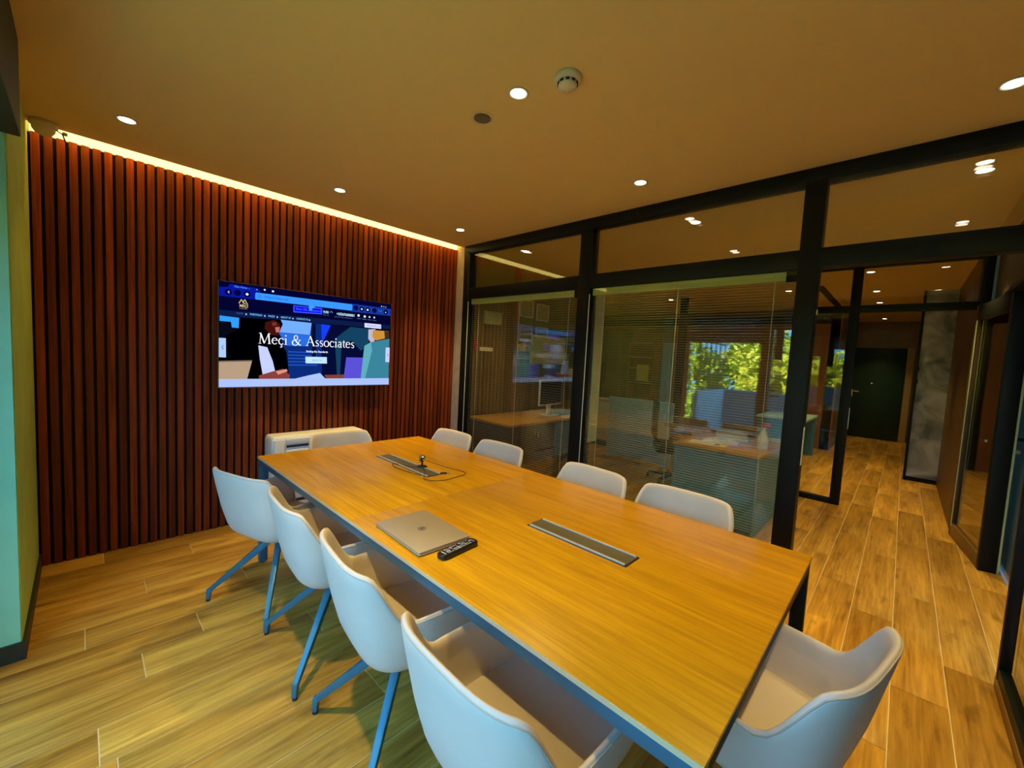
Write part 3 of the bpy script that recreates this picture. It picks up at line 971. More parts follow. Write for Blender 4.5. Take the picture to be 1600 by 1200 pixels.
# the two slanted letters h and p read with the laptop's front towards -X
def T(p):
    return (p[1], -p[0])
for a, b in (((-0.003, 0.016), (-0.009, -0.006)), ((-0.0065, 0.004), (-0.001, 0.004)), ((-0.001, 0.004), (-0.004, -0.006)),
             ((0.0045, 0.004), (-0.0012, -0.016)), ((0.0045, 0.004), (0.010, 0.004)), ((0.010, 0.004), (0.0075, -0.006)), ((0.0075, -0.006), (0.002, -0.006))):
    seg2(lg, T(a), T(b), 0.0024)
lg.build('logo', 'dark_print', lid)
# remote control
t = thing('remote_control', 'black remote control with many small buttons beside the laptop', 'remote control', (-2.064, -2.706, TZ + 0.001), R(5.0))
MB().prism(rounded_rect(0.190, 0.046, 0.016), 0.0, 0.020).build('body', 'remote_black', t, 0.005)
rb = MB()
rr = random.Random(3)
for i in range(15):
    for j in range(4):
        if rr.random() < 0.86:
            x = -0.060 + i * 0.0096
            y = -0.0135 + j * 0.009
            s = rr.choice((0.0018, 0.0022, 0.0026, 0.0036))
            rb.box(x - s, x + s, y - s * 0.8, y + s * 0.8, 0.0195, 0.0212)
rb.box(-0.078, -0.074, -0.014, 0.014, 0.0195, 0.0208)
o = rb.build('buttons', 'button_grey', t)
o['kind'] = 'stuff'
# webcam
t = thing('webcam', 'small silver webcam on a round foot with looped dark cable', 'webcam', (-1.515, -1.640, TZ + 0.0005))
MB().lathe([(0, 0), (0.034, 0), (0.035, 0.004), (0.030, 0.010), (0.014, 0.013), (0, 0.013)], seg=24).build('foot', 'remote_black', t, smooth=True)
MB().lathe([(0.0, 0.012), (0.008, 0.012), (0.006, 0.028), (0.008, 0.038), (0, 0.038)], seg=14).build('stem', 'remote_black', t, smooth=True)
bd = MB().lathe([(0, 0.033), (0.012, 0.036), (0.021, 0.046), (0.024, 0.058), (0.021, 0.070), (0.012, 0.080), (0, 0.083)], seg=24).build('body', 'chrome', t, smooth=True)
MB().lathe([(0, 0.0), (0.013, 0.0), (0.013, 0.010), (0.009, 0.012), (0, 0.010)], -0.010, -0.020, 18, 0.058, axis=1).build('lens', 'remote_black', bd)
def wp(x, y):
    return (x + 1.515, y + 1.640, 0.005)
loop = [(0.016, 0.006, 0.045), (0.045, -0.01, 0.035), (0.10, -0.06, 0.012), wp(-1.385, -1.80), wp(-1.37, -1.905), wp(-1.40, -1.945), wp(-1.47, -1.955), wp(-1.56, -1.965), wp(-1.63, -1.935), wp(-1.655, -1.875), wp(-1.62, -1.82), wp(-1.56, -1.74), (0.0 - 0.03, -0.04, 0.008)]
def smooth_path(pts, k=6):
    pts = [Vector(p) for p in pts]
    out = []
    for i in range(len(pts) - 1):
        p0, p1, p2, p3 = pts[max(i - 1, 0)], pts[i], pts[i + 1], pts[min(i + 2, len(pts) - 1)]
        for j in range(k):
            u = j / k
            out.append(0.5 * ((2 * p1) + (p2 - p0) * u + (2 * p0 - 5 * p1 + 4 * p2 - p3) * u * u + (3 * p1 - p0 - 3 * p2 + p3) * u ** 3))
    out.append(pts[-1])
    return out
MB().tube(smooth_path(loop), 0.0022, 6).build('cable_loop', 'cable', t, smooth=True)
loop2 = [(-0.03, 0.0, 0.006), wp(-1.58, -1.60), wp(-1.61, -1.50), wp(-1.64, -1.48), wp(-1.66, -1.56), wp(-1.65, -1.70), wp(-1.63, -1.80)]
MB().tube(smooth_path(loop2), 0.0022, 6).build('cable_loop', 'cable', t, smooth=True)
u = MB().frame(wp(-1.49, -1.845), (0.75, -0.66, 0), (0.66, 0.75, 0), (0, 0, 1), 0.020, 0.007, 0.0045).build('usb_plug', 'remote_black', t, 0.001)
MB().frame(wp(-1.468, -1.866), (0.75, -0.66, 0), (0.66, 0.75, 0), (0, 0, 1), 0.010, 0.006, 0.0025).build('plug_tip', 'chrome', u)

# ------------------------------------------------------------------ chairs
SH_Z0 = 0.405
def smoothstep(a, b, x):
    x = max(0.0, min(1.0, (x - a) / (b - a)))
    return x * x * (3 - 2 * x)

def rim_h(t):
    """height of the shell's rim above the pan, t = 0 middle of the back, 1 = front end of an arm"""
    t = abs(t)
    back = 0.400 - 0.012 * (t / 0.25) ** 2 * 0.5
    h = back + (0.222 - back) * smoothstep(0.225, 0.43, t)
    h += 0.012 * smoothstep(0.55, 0.9, t)
    h -= 0.085 * smoothstep(0.86, 1.0, t) ** 1.6
    return h

def shell_pt(t, r, hz, inset=0.0):
    """point of the shell: t round the U, r = 0 centre line .. 1 wall, hz = height above the pan"""
    k = hz / 0.40
    wdt = 0.245 + 0.048 * min(1, k * 1.3) ** 0.8 - inset
    xb = 0.205 + 0.080 * k - inset
    s = 1 if t >= 0 else -1
    a = abs(t)
    xs = -0.015
    if a >= 0.5:
        u = (a - 0.5) / 0.5
        x = xs + u * (0.245 + 0.010 * k - xs)
        y = wdt - 0.018 * u * u
        return (x, s * y * r, 0)
    u = (0.5 - a) / 0.5 * math.pi / 2
    e = 0.56
    x = xs - (xb) * math.sin(u) ** e
    y = wdt * max(0.0, math.cos(u)) ** e
    return (xs + (x - xs) * r, s * y * r, 0)

PROF = [(0.0, 0.0), (0.50, 0.0), (0.74, 0.002), (0.86, 0.010), (0.935, 0.030), (0.972, 0.064), (0.990, 0.12)]
def shell_grid(inset, top_drop=0.0, lift=0.0):
    nt_ = 56
    rows = []
    for i in range(nt_ + 1):
        t = -1 + 2 * i / nt_
        hr = rim_h(t) - top_drop
        col = []
        for r, hz in PROF:
            hz = min(hz, hr * 0.8)
            x, y, _ = shell_pt(t, r, hz, inset)
            col.append((x, y, SH_Z0 + lift + hz))
        h0 = min(0.12, hr * 0.8)
        for q in range(1, 10):
            # the last rows round the lip over
            hz, d = ((h0 + (hr - 0.020 - h0) * q / 6, 0.0) if q <= 6 else ((hr - 0.010, 0.12), (hr - 0.003, 0.30), (hr, 0.5))[q - 7])
            ins = (inset - 0.024 * d) if inset else 0.024 * d
            x, y, _ = shell_pt(t, 1.0, hz, ins)
            col.append((x, y, SH_Z0 + hz + lift * max(0.0, 1 - q / 6)))
        rows.append(col)
    return rows

def make_chair():
    t = thing('conference_chair', 'chair', 'chair', (0, 0, 0), 0, 'upholstered chairs round the conference table')
    # shell: outer and inner skin closed over the rim
    outer, inner = shell_grid(0.0), shell_grid(0.024, 0.0, 0.026)
    v, f = [], []
    ncol = len(outer[0])
    for rows in (outer, inner):
        for col in rows:
            v += col
    NT = len(outer)
    def vid(k, i, j):
        return k * NT * ncol + i * ncol + j
    for i in range(NT - 1):
        for j in range(ncol - 1):
            f.append((vid(0, i, j), vid(0, i, j + 1), vid(0, i + 1, j + 1), vid(0, i + 1, j)))
            f.append((vid(1, i, j), vid(1, i + 1, j), vid(1, i + 1, j + 1), vid(1, i, j + 1)))
        # rounded lip between the two skins
        f.append((vid(0, i, ncol - 1), vid(1, i, ncol - 1), vid(1, i + 1, ncol - 1), vid(0, i + 1, ncol - 1)))
    for i in (0, NT - 1):
        for j in range(ncol - 1):
            q = (vid(0, i, j), vid(1, i, j), vid(1, i, j + 1), vid(0, i, j + 1))
            f.append(q if i == 0 else q[::-1])
    me = bpy.data.meshes.new('shell')
    me.from_pydata(v, [], f)
    bm = bmesh.new()
    bm.from_mesh(me)
    bmesh.ops.remove_doubles(bm, verts=bm.verts, dist=1e-5)
    bmesh.ops.recalc_face_normals(bm, faces=bm.faces)
    bm.to_mesh(me)
    bm.free()
    me.materials.append(MATS['chair_leather'])
    for p in me.polygons:
        p.use_smooth = True
    sh = bpy.data.objects.new('shell', me)
    COL.objects.link(sh)
    sh.parent = t
    # piping along the rim
    pts = [Vector(c[-3]) for i, c in enumerate(outer)]
    MB().tube(pts, 0.0022, 6).build('piping', 'chair_seam', sh, smooth=True)
    # seat cushion
    cv = []
    for i in range(40):
        tt = -1 + 2 * i / 39
        x, y, _ = shell_pt(tt, 0.985, 0.05, 0.034)
        cv.append((min(x, 0.235), y))
    MB().prism(cv, SH_Z0 + 0.020, SH_Z0 + 0.066).build('seat', 'chair_leather', t, 0.016, seg=3)
    # base
    MB().lathe([(0, 0.405), (0.085, 0.405), (0.085, 0.397), (0.040, 0.392), (0.034, 0.352), (0.0, 0.350)], seg=20).build('hub', 'chair_metal_daylit', t, smooth=False)
    for sx, sy in ((-1, 1), (-1, -1), (1, 1), (1, -1)):
        d = 0.258
        l = MB()
        l.bar((sx * 0.012, sy * 0.012, 0.372), (sx * d, sy * d, 0.062), 0.034, 0.040, 0.022, 0.024)
        l.bar((sx * d, sy * d, 0.072), (sx * (d + 0.004), sy * (d + 0.004), 0.012), 0.023, 0.024, 0.021, 0.021, (sx, sy, 0.0))
        lo = l.build('leg', 'chair_metal_daylit', t, 0.002)
        MB().lathe([(0, 0), (0.011, 0), (0.011, 0.013), (0, 0.013)], sx * (d + 0.004), sy * (d + 0.004), 12).build('foot_glide', 'rubber', lo)
    return t

CHAIRS = [
    ((-2.250, -1.262), 18.0, 'leftmost pale chair of the left row, turned slightly towards the slat wall'),
    ((-2.180, -1.900), -4.0, 'second pale chair of the left row counted from the slat wall'),
    ((-2.190, -2.555), -6.0, 'third pale chair of the left row, right beside the laptop'),
    ((-2.225, -3.205), -2.0, 'pale chair nearest the viewer in the left row, cut by the lower edge'),
    ((-1.010, -1.030), 180.0, 'farthest pale chair of the partition row, by the slat wall corner'),
    ((-1.000, -1.620), 180.0, 'second pale chair of the partition row counted from the slat wall'),
    ((-1.010, -2.480), 176.0, 'third pale chair of the partition row, before the wide glass bay'),
    ((-1.000, -3.080), 180.0, 'nearest pale chair of the partition row, beside the third black post'),
    ((-1.590, -0.800), -90.0, 'pale chair at the far table end before the white air conditioner'),
    ((-1.650, -3.650), 78.0, 'pale chair at the near table end, lower right of the picture'),
]
ch0 = make_chair()
for i, ((x, y), a, lb) in enumerate(CHAIRS):
    if i == 0:
        ch0.location = (x, y, 0)
        ch0.rotation_euler = (0, 0, R(a))
        ch0['label'] = lb
    else:
        dup(ch0, (x, y, 0), R(a), lb)

# ------------------------------------------------------------------ air conditioner console below the television
t = thing('air_conditioner', 'white floor-standing air conditioner against the slat wall behind the table', 'air conditioner', (-1.60, -0.002, 0))
MB().prism([(-0.40, 0.12), (0.40, 0.12), (0.40, 0.70), (0.385, 0.735), (-0.385, 0.735), (-0.40, 0.70)], -0.205, -0.004, axis=1).build('body', 'ac_white', t, 0.012)
box('front_panel', 'ac_white', (-0.30, 0.30, -0.222, -0.205, 0.20, 0.62), t, 0.006)
box('side_cover', 'ac_white', (-0.385, -0.31, -0.217, -0.205, 0.16, 0.715), t, 0.005)
box('side_cover', 'ac_white', (0.31, 0.385, -0.217, -0.205, 0.16, 0.715), t, 0.005)
box('vent_slot', 'ac_dark', (-0.29, 0.29, -0.210, -0.204, 0.642, 0.660), t)
box('flap', 'ac_white', (-0.30, 0.30, -0.219, -0.205, 0.665, 0.718), t, 0.005)
box('label_strip', 'ac_dark', (-0.26, -0.18, -0.2235, -0.2215, 0.600, 0.606), t)
box('lower_grille', 'ac_dark', (-0.30, 0.30, -0.208, -0.204, 0.165, 0.190), t)
box('foot', 'ac_white', (-0.36, 0.36, -0.19, -0.02, 0.0, 0.12), t, 0.004)

# ------------------------------------------------------------------ television
TVX, TVZ, TVW, TVH = -1.6137, 1.5576, 1.450, 0.8156
TVY = -0.078
tv = thing('television', 'large wall-mounted television showing a blue web page on the slat wall', 'television', (TVX, TVY, TVZ))
MB().box(-TVW / 2 - 0.006, TVW / 2 + 0.006, 0.001, 0.042, -TVH / 2 - 0.008, TVH / 2 + 0.006).build('housing', 'tv_black', tv, 0.003)
MB().box(-0.25, 0.25, 0.042, 0.076, -0.2, 0.2).build('wall_mount', 'tv_black', tv)
rim = MB()
rim.box(-TVW / 2 - 0.007, TVW / 2 + 0.007, -0.002, 0.006, TVH / 2 + 0.001, TVH / 2 + 0.0065)
rim.box(-TVW / 2 - 0.0075, -TVW / 2 - 0.002, -0.002, 0.006, -TVH / 2 - 0.008, TVH / 2 + 0.001)
rim.box(TVW / 2 + 0.002, TVW / 2 + 0.0075, -0.002, 0.006, -TVH / 2 - 0.008, TVH / 2 + 0.001)
rim.box(-TVW / 2 - 0.002, TVW / 2 + 0.002, -0.002, 0.006, -TVH / 2 - 0.008, -TVH / 2 - 0.002)
rim.build('bezel', 'tv_rim', tv)
POLYS = [((2,2,50),[(0.0,0.0),(1.0,0.0),(1.0,1.0),(0.0,1.0)]),((4,4,46),[(0.001,0.134),(1.0,0.141),(0.999,0.258),(0.0,0.326)]),((8,22,150),[(0.0,0.057),(0.039,0.047),(0.048,0.015),(0.17,0.022),(0.188,0.04),(0.196,0.07),(0.182,0.137),(0.0,0.138)]),((20,55,150),[(0.71,0.053),(1.0,0.058),(1.0,0.142),(0.712,0.143)]),((55,145,255),[(0.167,0.081),(0.171,0.066),(0.717,0.06),(0.722,0.071),(0.72,0.128),(0.712,0.134),(0.17,0.134),(0.167,0.125)]),((10,26,70),[(0.0,0.269),(0.236,0.263),(0.467,0.257),(0.997,0.259),(0.997,0.321),(0.522,0.322),(0.092,0.329),(0.0,0.322)]),((6,8,22),[(0.0,0.322),(0.997,0.306),(0.997,0.92),(0.0,0.922)]),((45,150,250),[(0.003,0.322),(0.092,0.329),(0.093,0.428),(0.058,0.426),(0.054,0.373),(0.003,0.373)]),((10,40,115),[(0.277,0.309),(0.526,0.319),(0.537,0.921),(0.344,0.921),(0.309,0.578)]),((110,165,252),[(0.297,0.311),(0.469,0.317),(0.461,0.447),(0.289,0.441)]),((40,105,215),[(0.286,0.446),(0.459,0.45),(0.452,0.571),(0.337,0.575)]),((28,75,175),[(0.338,0.629),(0.505,0.631),(0.506,0.645),(0.338,0.645)]),((28,75,175),[(0.339,0.663),(0.506,0.665),(0.506,0.679),(0.339,0.679)]),((28,75,175),[(0.34,0.698),(0.507,0.699),(0.507,0.713),(0.34,0.714)]),((28,75,175),[(0.34,0.733),(0.508,0.732),(0.508,0.746),(0.341,0.749)]),((28,75,175),[(0.341,0.768),(0.508,0.766),(0.509,0.78),(0.341,0.784)]),((5,12,40),[(0.47,0.319),(0.493,0.32),(0.499,0.699),(0.475,0.7)]),((18,60,240),[(0.526,0.319),(0.626,0.326),(0.629,0.446),(0.575,0.538),(0.532,0.542)]),((4,10,50),[(0.585,0.323),(0.814,0.333),(0.797,0.666),(0.685,0.676),(0.675,0.921),(0.541,0.921),(0.532,0.542)]),((18,62,92),[(0.612,0.474),(0.66,0.398),(0.713,0.321),(0.85,0.327),(0.838,0.526),(0.786,0.591),(0.722,0.478),(0.656,0.544),(0.65,0.921),(0.633,0.921)]),((0,0,2),[(0.092,0.327),(0.297,0.311),(0.309,0.356),(0.28,0.476),(0.295,0.527),(0.331,0.642),(0.348,0.921),(0.157,0.921),(0.0,0.778),(0.0,0.572),(0.035,0.501),(0.089,0.438)]),((64,16,12),[(0.218,0.349),(0.263,0.319),(0.293,0.356),(0.298,0.408),(0.284,0.478),(0.246,0.474),(0.214,0.414)]),((195,105,100),[(0.268,0.393),(0.292,0.385),(0.291,0.438),(0.274,0.447)]),((120,45,35),[(0.251,0.35),(0.274,0.336),(0.278,0.372),(0.255,0.383)]),((190,200,246),[(0.184,0.585),(0.229,0.601),(0.258,0.74),(0.275,0.874),(0.208,0.888),(0.192,0.718)]),((135,60,52),[(0.188,0.888),(0.26,0.845),(0.314,0.817),(0.352,0.886),(0.346,0.921),(0.189,0.921)]),((215,140,130),[(0.274,0.845),(0.332,0.82),(0.338,0.843),(0.288,0.879)]),((176,150,124),[(0.0,0.749),(0.155,0.735),(0.131,0.922),(0.0,0.922)]),((120,98,84),[(0.0,0.749),(0.155,0.735),(0.153,0.748),(0.0,0.761)]),((165,190,242),[(0.38,0.921),(0.46,0.885),(0.524,0.86),(0.557,0.921)]),((130,60,42),[(0.552,0.881),(0.682,0.876),(0.679,0.921),(0.562,0.921)]),((86,76,205),[(0.689,0.676),(0.808,0.673),(0.801,0.92),(0.675,0.921)]),((55,125,148),[(0.811,0.532),(0.857,0.482),(0.995,0.424),(0.998,0.92),(0.791,0.92),(0.812,0.665)]),((90,165,180),[(0.811,0.532),(0.857,0.482),(0.867,0.585),(0.823,0.92),(0.791,0.92)]),((185,175,195),[(0.837,0.332),(0.887,0.322),(0.882,0.473),(0.855,0.485),(0.837,0.443)]),((196,138,52),[(0.87,0.337),(0.984,0.333),(0.985,0.402),(0.956,0.429),(0.891,0.459),(0.866,0.416)]),((70,45,20),[(0.953,0.334),(0.992,0.338),(0.993,0.416),(0.96,0.428)]),((185,222,246),[(0.436,0.684),(0.564,0.681),(0.566,0.753),(0.438,0.755)]),((208,214,250),[(0.808,0.26),(0.928,0.26),(0.929,0.313),(0.809,0.312)]),((165,198,250),[(0.0,0.532),(0.031,0.532),(0.032,0.715),(0.0,0.714)]),((188,200,246),[(0.968,0.537),(0.999,0.537),(0.999,0.719),(0.969,0.718)]),((70,85,255),[(0.364,0.149),(0.53,0.145),(0.53,0.212),(0.365,0.221)]),((8,8,235),[(0.369,0.157),(0.524,0.155),(0.525,0.202),(0.37,0.21)]),((60,150,255),[(0.45,0.093),(0.492,0.148),(0.473,0.154),(0.47,0.19),(0.452,0.183)]),((165,186,240),[(0.0,0.922),(0.999,0.92),(1.0,1.0),(0.0,1.0)])]
class Print:
    """flat coloured print on the screen; u to the right, v downwards"""
    def __init__(self):
        self.v, self.f, self.c = [], [], []
        self.d = 0
    def poly(self, col, pts):
        n = len(self.v)
        self.d += 1
        y = -0.0005 - self.d * 0.00002
        for u, v in pts:
            self.v.append(((u - 0.5) * TVW, y, (0.5 - v) * TVH))
        self.f.append(tuple(n + i for i in range(len(pts))))
        self.c.append((*s2l(col), 1))
    def build(self, name, parent):
        me = bpy.data.meshes.new(name)
        me.from_pydata(self.v, [], self.f)
        ca = me.color_attributes.new('Col', 'FLOAT_COLOR', 'CORNER')
        k = 0
        for p, c in zip(me.polygons, self.c):
            for li in p.loop_indices:
                ca.data[li].color = c
        me.materials.append(MATS['screen_print'])
        o = bpy.data.objects.new(name, me)
        COL.objects.link(o)
        o.parent = parent
        return o
pr = Print()
ASP = TVW / TVH
def circle(col, u, v, r):
    pr.poly(col, [(u + r * math.cos(2 * math.pi * i / 18), v + r * ASP * math.sin(2 * math.pi * i / 18)) for i in range(18)])
for col, pts in POLYS:
    pr.poly(col, pts)
for u, v in ((0.042, 0.094), (0.083, 0.092), (0.128, 0.093), (0.745, 0.097), (0.786, 0.101), (0.827, 0.102), (0.877, 0.100), (0.960, 0.102)):
    circle((4, 4, 62), u, v, 0.0165)
for u, v, r in ((0.128, 0.094, 0.007), (0.786, 0.101, 0.006), (0.827, 0.102, 0.007), (0.213, 0.029, 0.005), (0.255, 0.033, 0.006), (0.960, 0.106, 0.004), (0.928, 0.039, 0.004), (0.945, 0.04, 0.003), (0.960, 0.041, 0.003), (0.765, 0.180, 0.008), (0.808, 0.184, 0.008), (0.842, 0.184, 0.006), (0.876, 0.184, 0.006)):
    circle((215, 225, 250), u, v, r)
for u, v in ((0.124, 0.288), (0.215, 0.288), (0.279, 0.288), (0.363, 0.288), (0.456, 0.288)):
    circle((190, 200, 255), u, v, 0.004)
def line(col, a, b, w):
    ax, ay, bx, by = a[0], a[1] / ASP, b[0], b[1] / ASP
    d = math.hypot(bx - ax, by - ay)
    sx, sy = -(by - ay) / d * w / 2, (bx - ax) / d * w / 2
    pr.poly(col, [(ax - sx, (ay - sy) * ASP), (bx - sx, (by - sy) * ASP), (bx + sx, (by + sy) * ASP), (ax + sx, (ay + sy) * ASP)])
GOLD = (214, 190, 130)
# emblem: two peaks over the name
for a, b in (((0.090, 0.190), (0.101, 0.150)), ((0.101, 0.150), (0.109, 0.178)), ((0.109, 0.178), (0.117, 0.148)), ((0.117, 0.148), (0.130, 0.192)), ((0.108, 0.182), (0.121, 0.186))):
    line(GOLD, a, b, 0.004)
line((150, 140, 110), (0.092, 0.238), (0.129, 0.238), 0.002)
for a, b in (((0.046, 0.084), (0.039, 0.094)), ((0.039, 0.094), (0.046, 0.105))):
    line((150, 190, 255), a, b, 0.004)
for a, b in (((0.020, 0.600), (0.013, 0.620)), ((0.013, 0.620), (0.020, 0.640)), ((0.982, 0.610), (0.988, 0.628)), ((0.988, 0.628), (0.982, 0.646))):
    line((60, 90, 150), a, b, 0.003)
for a0 in range(0, 360, 30):
    a = (0.188 + 0.007 * math.cos(R(a0)), 0.098 + 0.007 * ASP * math.sin(R(a0)))
    b = (0.188 + 0.007 * math.cos(R(a0 + 30)), 0.098 + 0.007 * ASP * math.sin(R(a0 + 30)))
    line((20, 80, 190), a, b, 0.002)
for a0 in range(180, 360, 30):
    a = (0.586 + 0.007 * math.cos(R(a0)), 0.185 + 0.009 * ASP * math.sin(R(a0)))
    b = (0.586 + 0.007 * math.cos(R(a0 + 30)), 0.185 + 0.009 * ASP * math.sin(R(a0 + 30)))
    line((170, 190, 230), a, b, 0.002)
# headline in an old-style serif: strokes with thick and thin
WHT = (250, 252, 255)
CAPW = 0.0
class Glyphs:
    """letters drawn on a 1-unit cap height; x right, y up"""
    def __init__(self, u0, v0, cap):
        self.u, self.v, self.c = u0, v0, cap
    def q(self, x, y):
        return (self.u + x * self.c / ASP, self.v - y * self.c)
    def st(self, pts, ws):
        n = len(pts)
        if not isinstance(ws, (list, tuple)):
            ws = [ws] * n
        L, Rr = [], []
        for i in range(n):
            a, b = pts[max(i - 1, 0)], pts[min(i + 1, n - 1)]
            dx, dy = b[0] - a[0], b[1] - a[1]
            d = math.hypot(dx, dy) or 1
            nx, ny = -dy / d * ws[i] / 2, dx / d * ws[i] / 2
            L.append((pts[i][0] + nx, pts[i][1] + ny))
            Rr.append((pts[i][0] - nx, pts[i][1] - ny))
        for i in range(n - 1):
            pr.poly(WHT, [self.q(*L[i]), self.q(*L[i + 1]), self.q(*Rr[i + 1]), self.q(*Rr[i])])
    def serif(self, x, y, w):
        self.st([(x - w / 2, y), (x + w / 2, y)], 0.035)
    def arc(self, cx, cy, rx, ry, a0, a1, w0, w1, seg=16):
        """stroke weight changes from w0 (horizontal parts) to w1 (vertical parts)"""
        pts, ws = [], []
        for i in range(seg + 1):
            a = R(a0 + (a1 - a0) * i / seg)
            pts.append((cx + rx * math.cos(a), cy + ry * math.sin(a)))
            ws.append(w0 + (w1 - w0) * abs(math.cos(a)))
        self.st(pts, ws)
    def adv(self, w):
        self.u += w * self.c / ASP
    def put(self, ch):
        X = 0.62
        if ch == 'M':
            self.st([(0.13, 0), (0.19, 1)], 0.05); self.st([(0.17, 1), (0.50, 0.04)], 0.12); self.st([(0.50, 0.04), (0.86, 1)], 0.05); self.st([(0.86, 1), (0.93, 0)], 0.12)
            self.serif(0.13, 0.015, 0.24); self.serif(0.93, 0.015, 0.28); self.serif(0.13, 0.985, 0.18); self.serif(0.92, 0.985, 0.18); self.adv(1.12)
        elif ch == 'e':
            self.arc(0.27, 0.31, 0.22, 0.30, 10, 320, 0.045, 0.10); self.st([(0.07, 0.36), (0.48, 0.38)], 0.04); self.adv(0.58)
        elif ch in 'cC':
            self.arc(0.27, 0.31, 0.22, 0.30, 45, 318, 0.05, 0.10); self.st([(0.40, 0.52), (0.45, 0.47)], 0.09); self.adv(0.52)
        elif ch == 'ç':
            self.arc(0.27, 0.31, 0.22, 0.30, 45, 318, 0.05, 0.10); self.st([(0.40, 0.52), (0.45, 0.47)], 0.09)
            self.st([(0.27, 0.0), (0.24, -0.10)], 0.05); self.arc(0.25, -0.18, 0.08, 0.09, 80, -150, 0.05, 0.07, 8); self.adv(0.52)
        elif ch == 'i':
            self.st([(0.15, 0.02), (0.15, X)], 0.095); self.st([(0.03, X - 0.06), (0.15, X)], 0.04); self.serif(0.15, 0.015, 0.26)
            self.arc(0.15, 0.88, 0.035, 0.035, 0, 360, 0.07, 0.07, 8); self.adv(0.33)
        elif ch == '&':
            self.arc(0.38, 0.76, 0.16, 0.22, -60, 235, 0.05, 0.08); self.st([(0.26, 0.60), (0.44, 0.36), (0.66, 0.10), (0.88, 0.0)], [0.10, 0.12, 0.11, 0.05])
            self.arc(0.30, 0.25, 0.24, 0.26, 75, 320, 0.05, 0.10); self.st([(0.50, 0.06), (0.62, 0.24), (0.72, 0.50)], 0.05); self.st([(0.60, 0.54), (0.86, 0.54)], 0.035)
            self.st([(0.45, 0.56), (0.30, 0.50)], 0.05); self.adv(0.98)
        elif ch == 'A':
            self.st([(0.10, 0), (0.42, 1)], 0.05); self.st([(0.40, 1.02), (0.78, 0)], 0.12); self.st([(0.22, 0.36), (0.62, 0.36)], 0.045)
            self.serif(0.10, 0.015, 0.24); self.serif(0.78, 0.015, 0.28); self.adv(0.90)
        elif ch == 's':
            self.arc(0.20, 0.46, 0.13, 0.14, 35, 250, 0.05, 0.07); self.st([(0.13, 0.37), (0.22, 0.31), (0.30, 0.25)], 0.10); self.arc(0.20, 0.16, 0.14, 0.145, 70, -150, 0.05, 0.07)
            self.adv(0.42)
        elif ch == 'o':
            self.arc(0.30, 0.31, 0.24, 0.30, 0, 360, 0.045, 0.10, 22); self.adv(0.62)
        elif ch == 'a':
            self.st([(0.36, 0.05), (0.36, 0.44)], 0.09); self.arc(0.235, 0.44, 0.125, 0.16, 0, 165, 0.05, 0.09); self.arc(0.21, 0.17, 0.14, 0.15, 80, 330, 0.05, 0.09)
            self.st([(0.36, 0.36), (0.20, 0.31)], 0.05); self.st([(0.36, 0.06), (0.42, 0.01), (0.48, 0.04)], 0.05); self.adv(0.50)
        elif ch == 't':
            self.st([(0.16, 0.78), (0.16, 0.14), (0.22, 0.03), (0.34, 0.06)], [0.06, 0.095, 0.08, 0.04]); self.st([(0.03, 0.585), (0.33, 0.585)], 0.045); self.adv(0.37)
        elif ch == ' ':
            self.adv(0.36)
g = Glyphs(0.184, 0.566, 0.106)
g.track = 0
for chh in 'Meçi & Associates':
    g.put(chh)
HEAD_END = g.u
pr_scale = (0.816 - 0.184) / (HEAD_END - 0.184)
pr.build('screen_picture', tv)
def screen_text(txt, u, v, h, col, width=None, bold=0.0, name='screen_text'):
    """text print on the screen; (u, v) left end of the base line, h cap height in v units, width in u units"""
    cu = bpy.data.curves.new(name, 'FONT')
    cu.body = txt
    cu.size = h * TVH / 0.70
    cu.offset = bold
    cu.resolution_u = 2
    tmp = bpy.data.objects.new(name, cu)
    COL.objects.link(tmp)
    dg = bpy.context.evaluated_depsgraph_get()
    me = bpy.data.meshes.new_from_object(tmp.evaluated_get(dg))
    bpy.data.objects.remove(tmp)
    xs = [q.co.x for q in me.vertices]
    s = (width * TVW / (max(xs) - min(xs))) if width else 1.0
    x0 = min(xs)
    for q in me.vertices:
        q.co = Vector(((u - 0.5) * TVW + (q.co.x - x0) * s, -0.0145, (0.5 - v) * TVH + q.co.y))
    ca = me.color_attributes.new('Col', 'FLOAT_COLOR', 'CORNER')
    c = (*s2l(col), 1)
    for d in ca.data:
        d.color = c
    me.materials.clear()
    me.materials.append(MATS['screen_print'])
    o = bpy.data.objects.new(name, me)
    COL.objects.link(o)
    o.parent = tv
    return o
CYN = (120, 190, 240)
screen_text('MEÇI', 0.091, 0.224, 0.026, GOLD, 0.039, 0.0006)
screen_text('HOME', 0.077, 0.294, 0.016, (70, 100, 150), 0.031)
screen_text('PORTFOLIO', 0.140, 0.294, 0.018, CYN, 0.060, 0.0004)
screen_text("FAQ'S", 0.231, 0.294, 0.018, CYN, 0.032, 0.0004)
screen_text('ABOUT US', 0.294, 0.294, 0.018, CYN, 0.054, 0.0004)
screen_text('CONTACT US', 0.379, 0.294, 0.018, CYN, 0.065, 0.0004)
screen_text('https://meci.al/', 0.213, 0.110, 0.026, (20, 80, 190), 0.121)
screen_text('Main Home -...', 0.067, 0.045, 0.019, (90, 160, 255), 0.075)
screen_text('x', 0.168, 0.047, 0.024, (90, 160, 255))
screen_text('Setting the Standards', 0.437, 0.634, 0.021, (225, 235, 255), 0.129, 0.0006)
screen_text('ABOUT US', 0.472, 0.728, 0.018, (90, 120, 160), 0.057)
screen_text('Enter URL or keyword', 0.377, 0.192, 0.022, (70, 120, 255), 0.142)
screen_text('9:00', 0.533, 0.197, 0.028, (170, 220, 250), 0.033, 0.0008)
screen_text('Mon - Fri', 0.534, 0.222, 0.012, (90, 120, 170), 0.034)
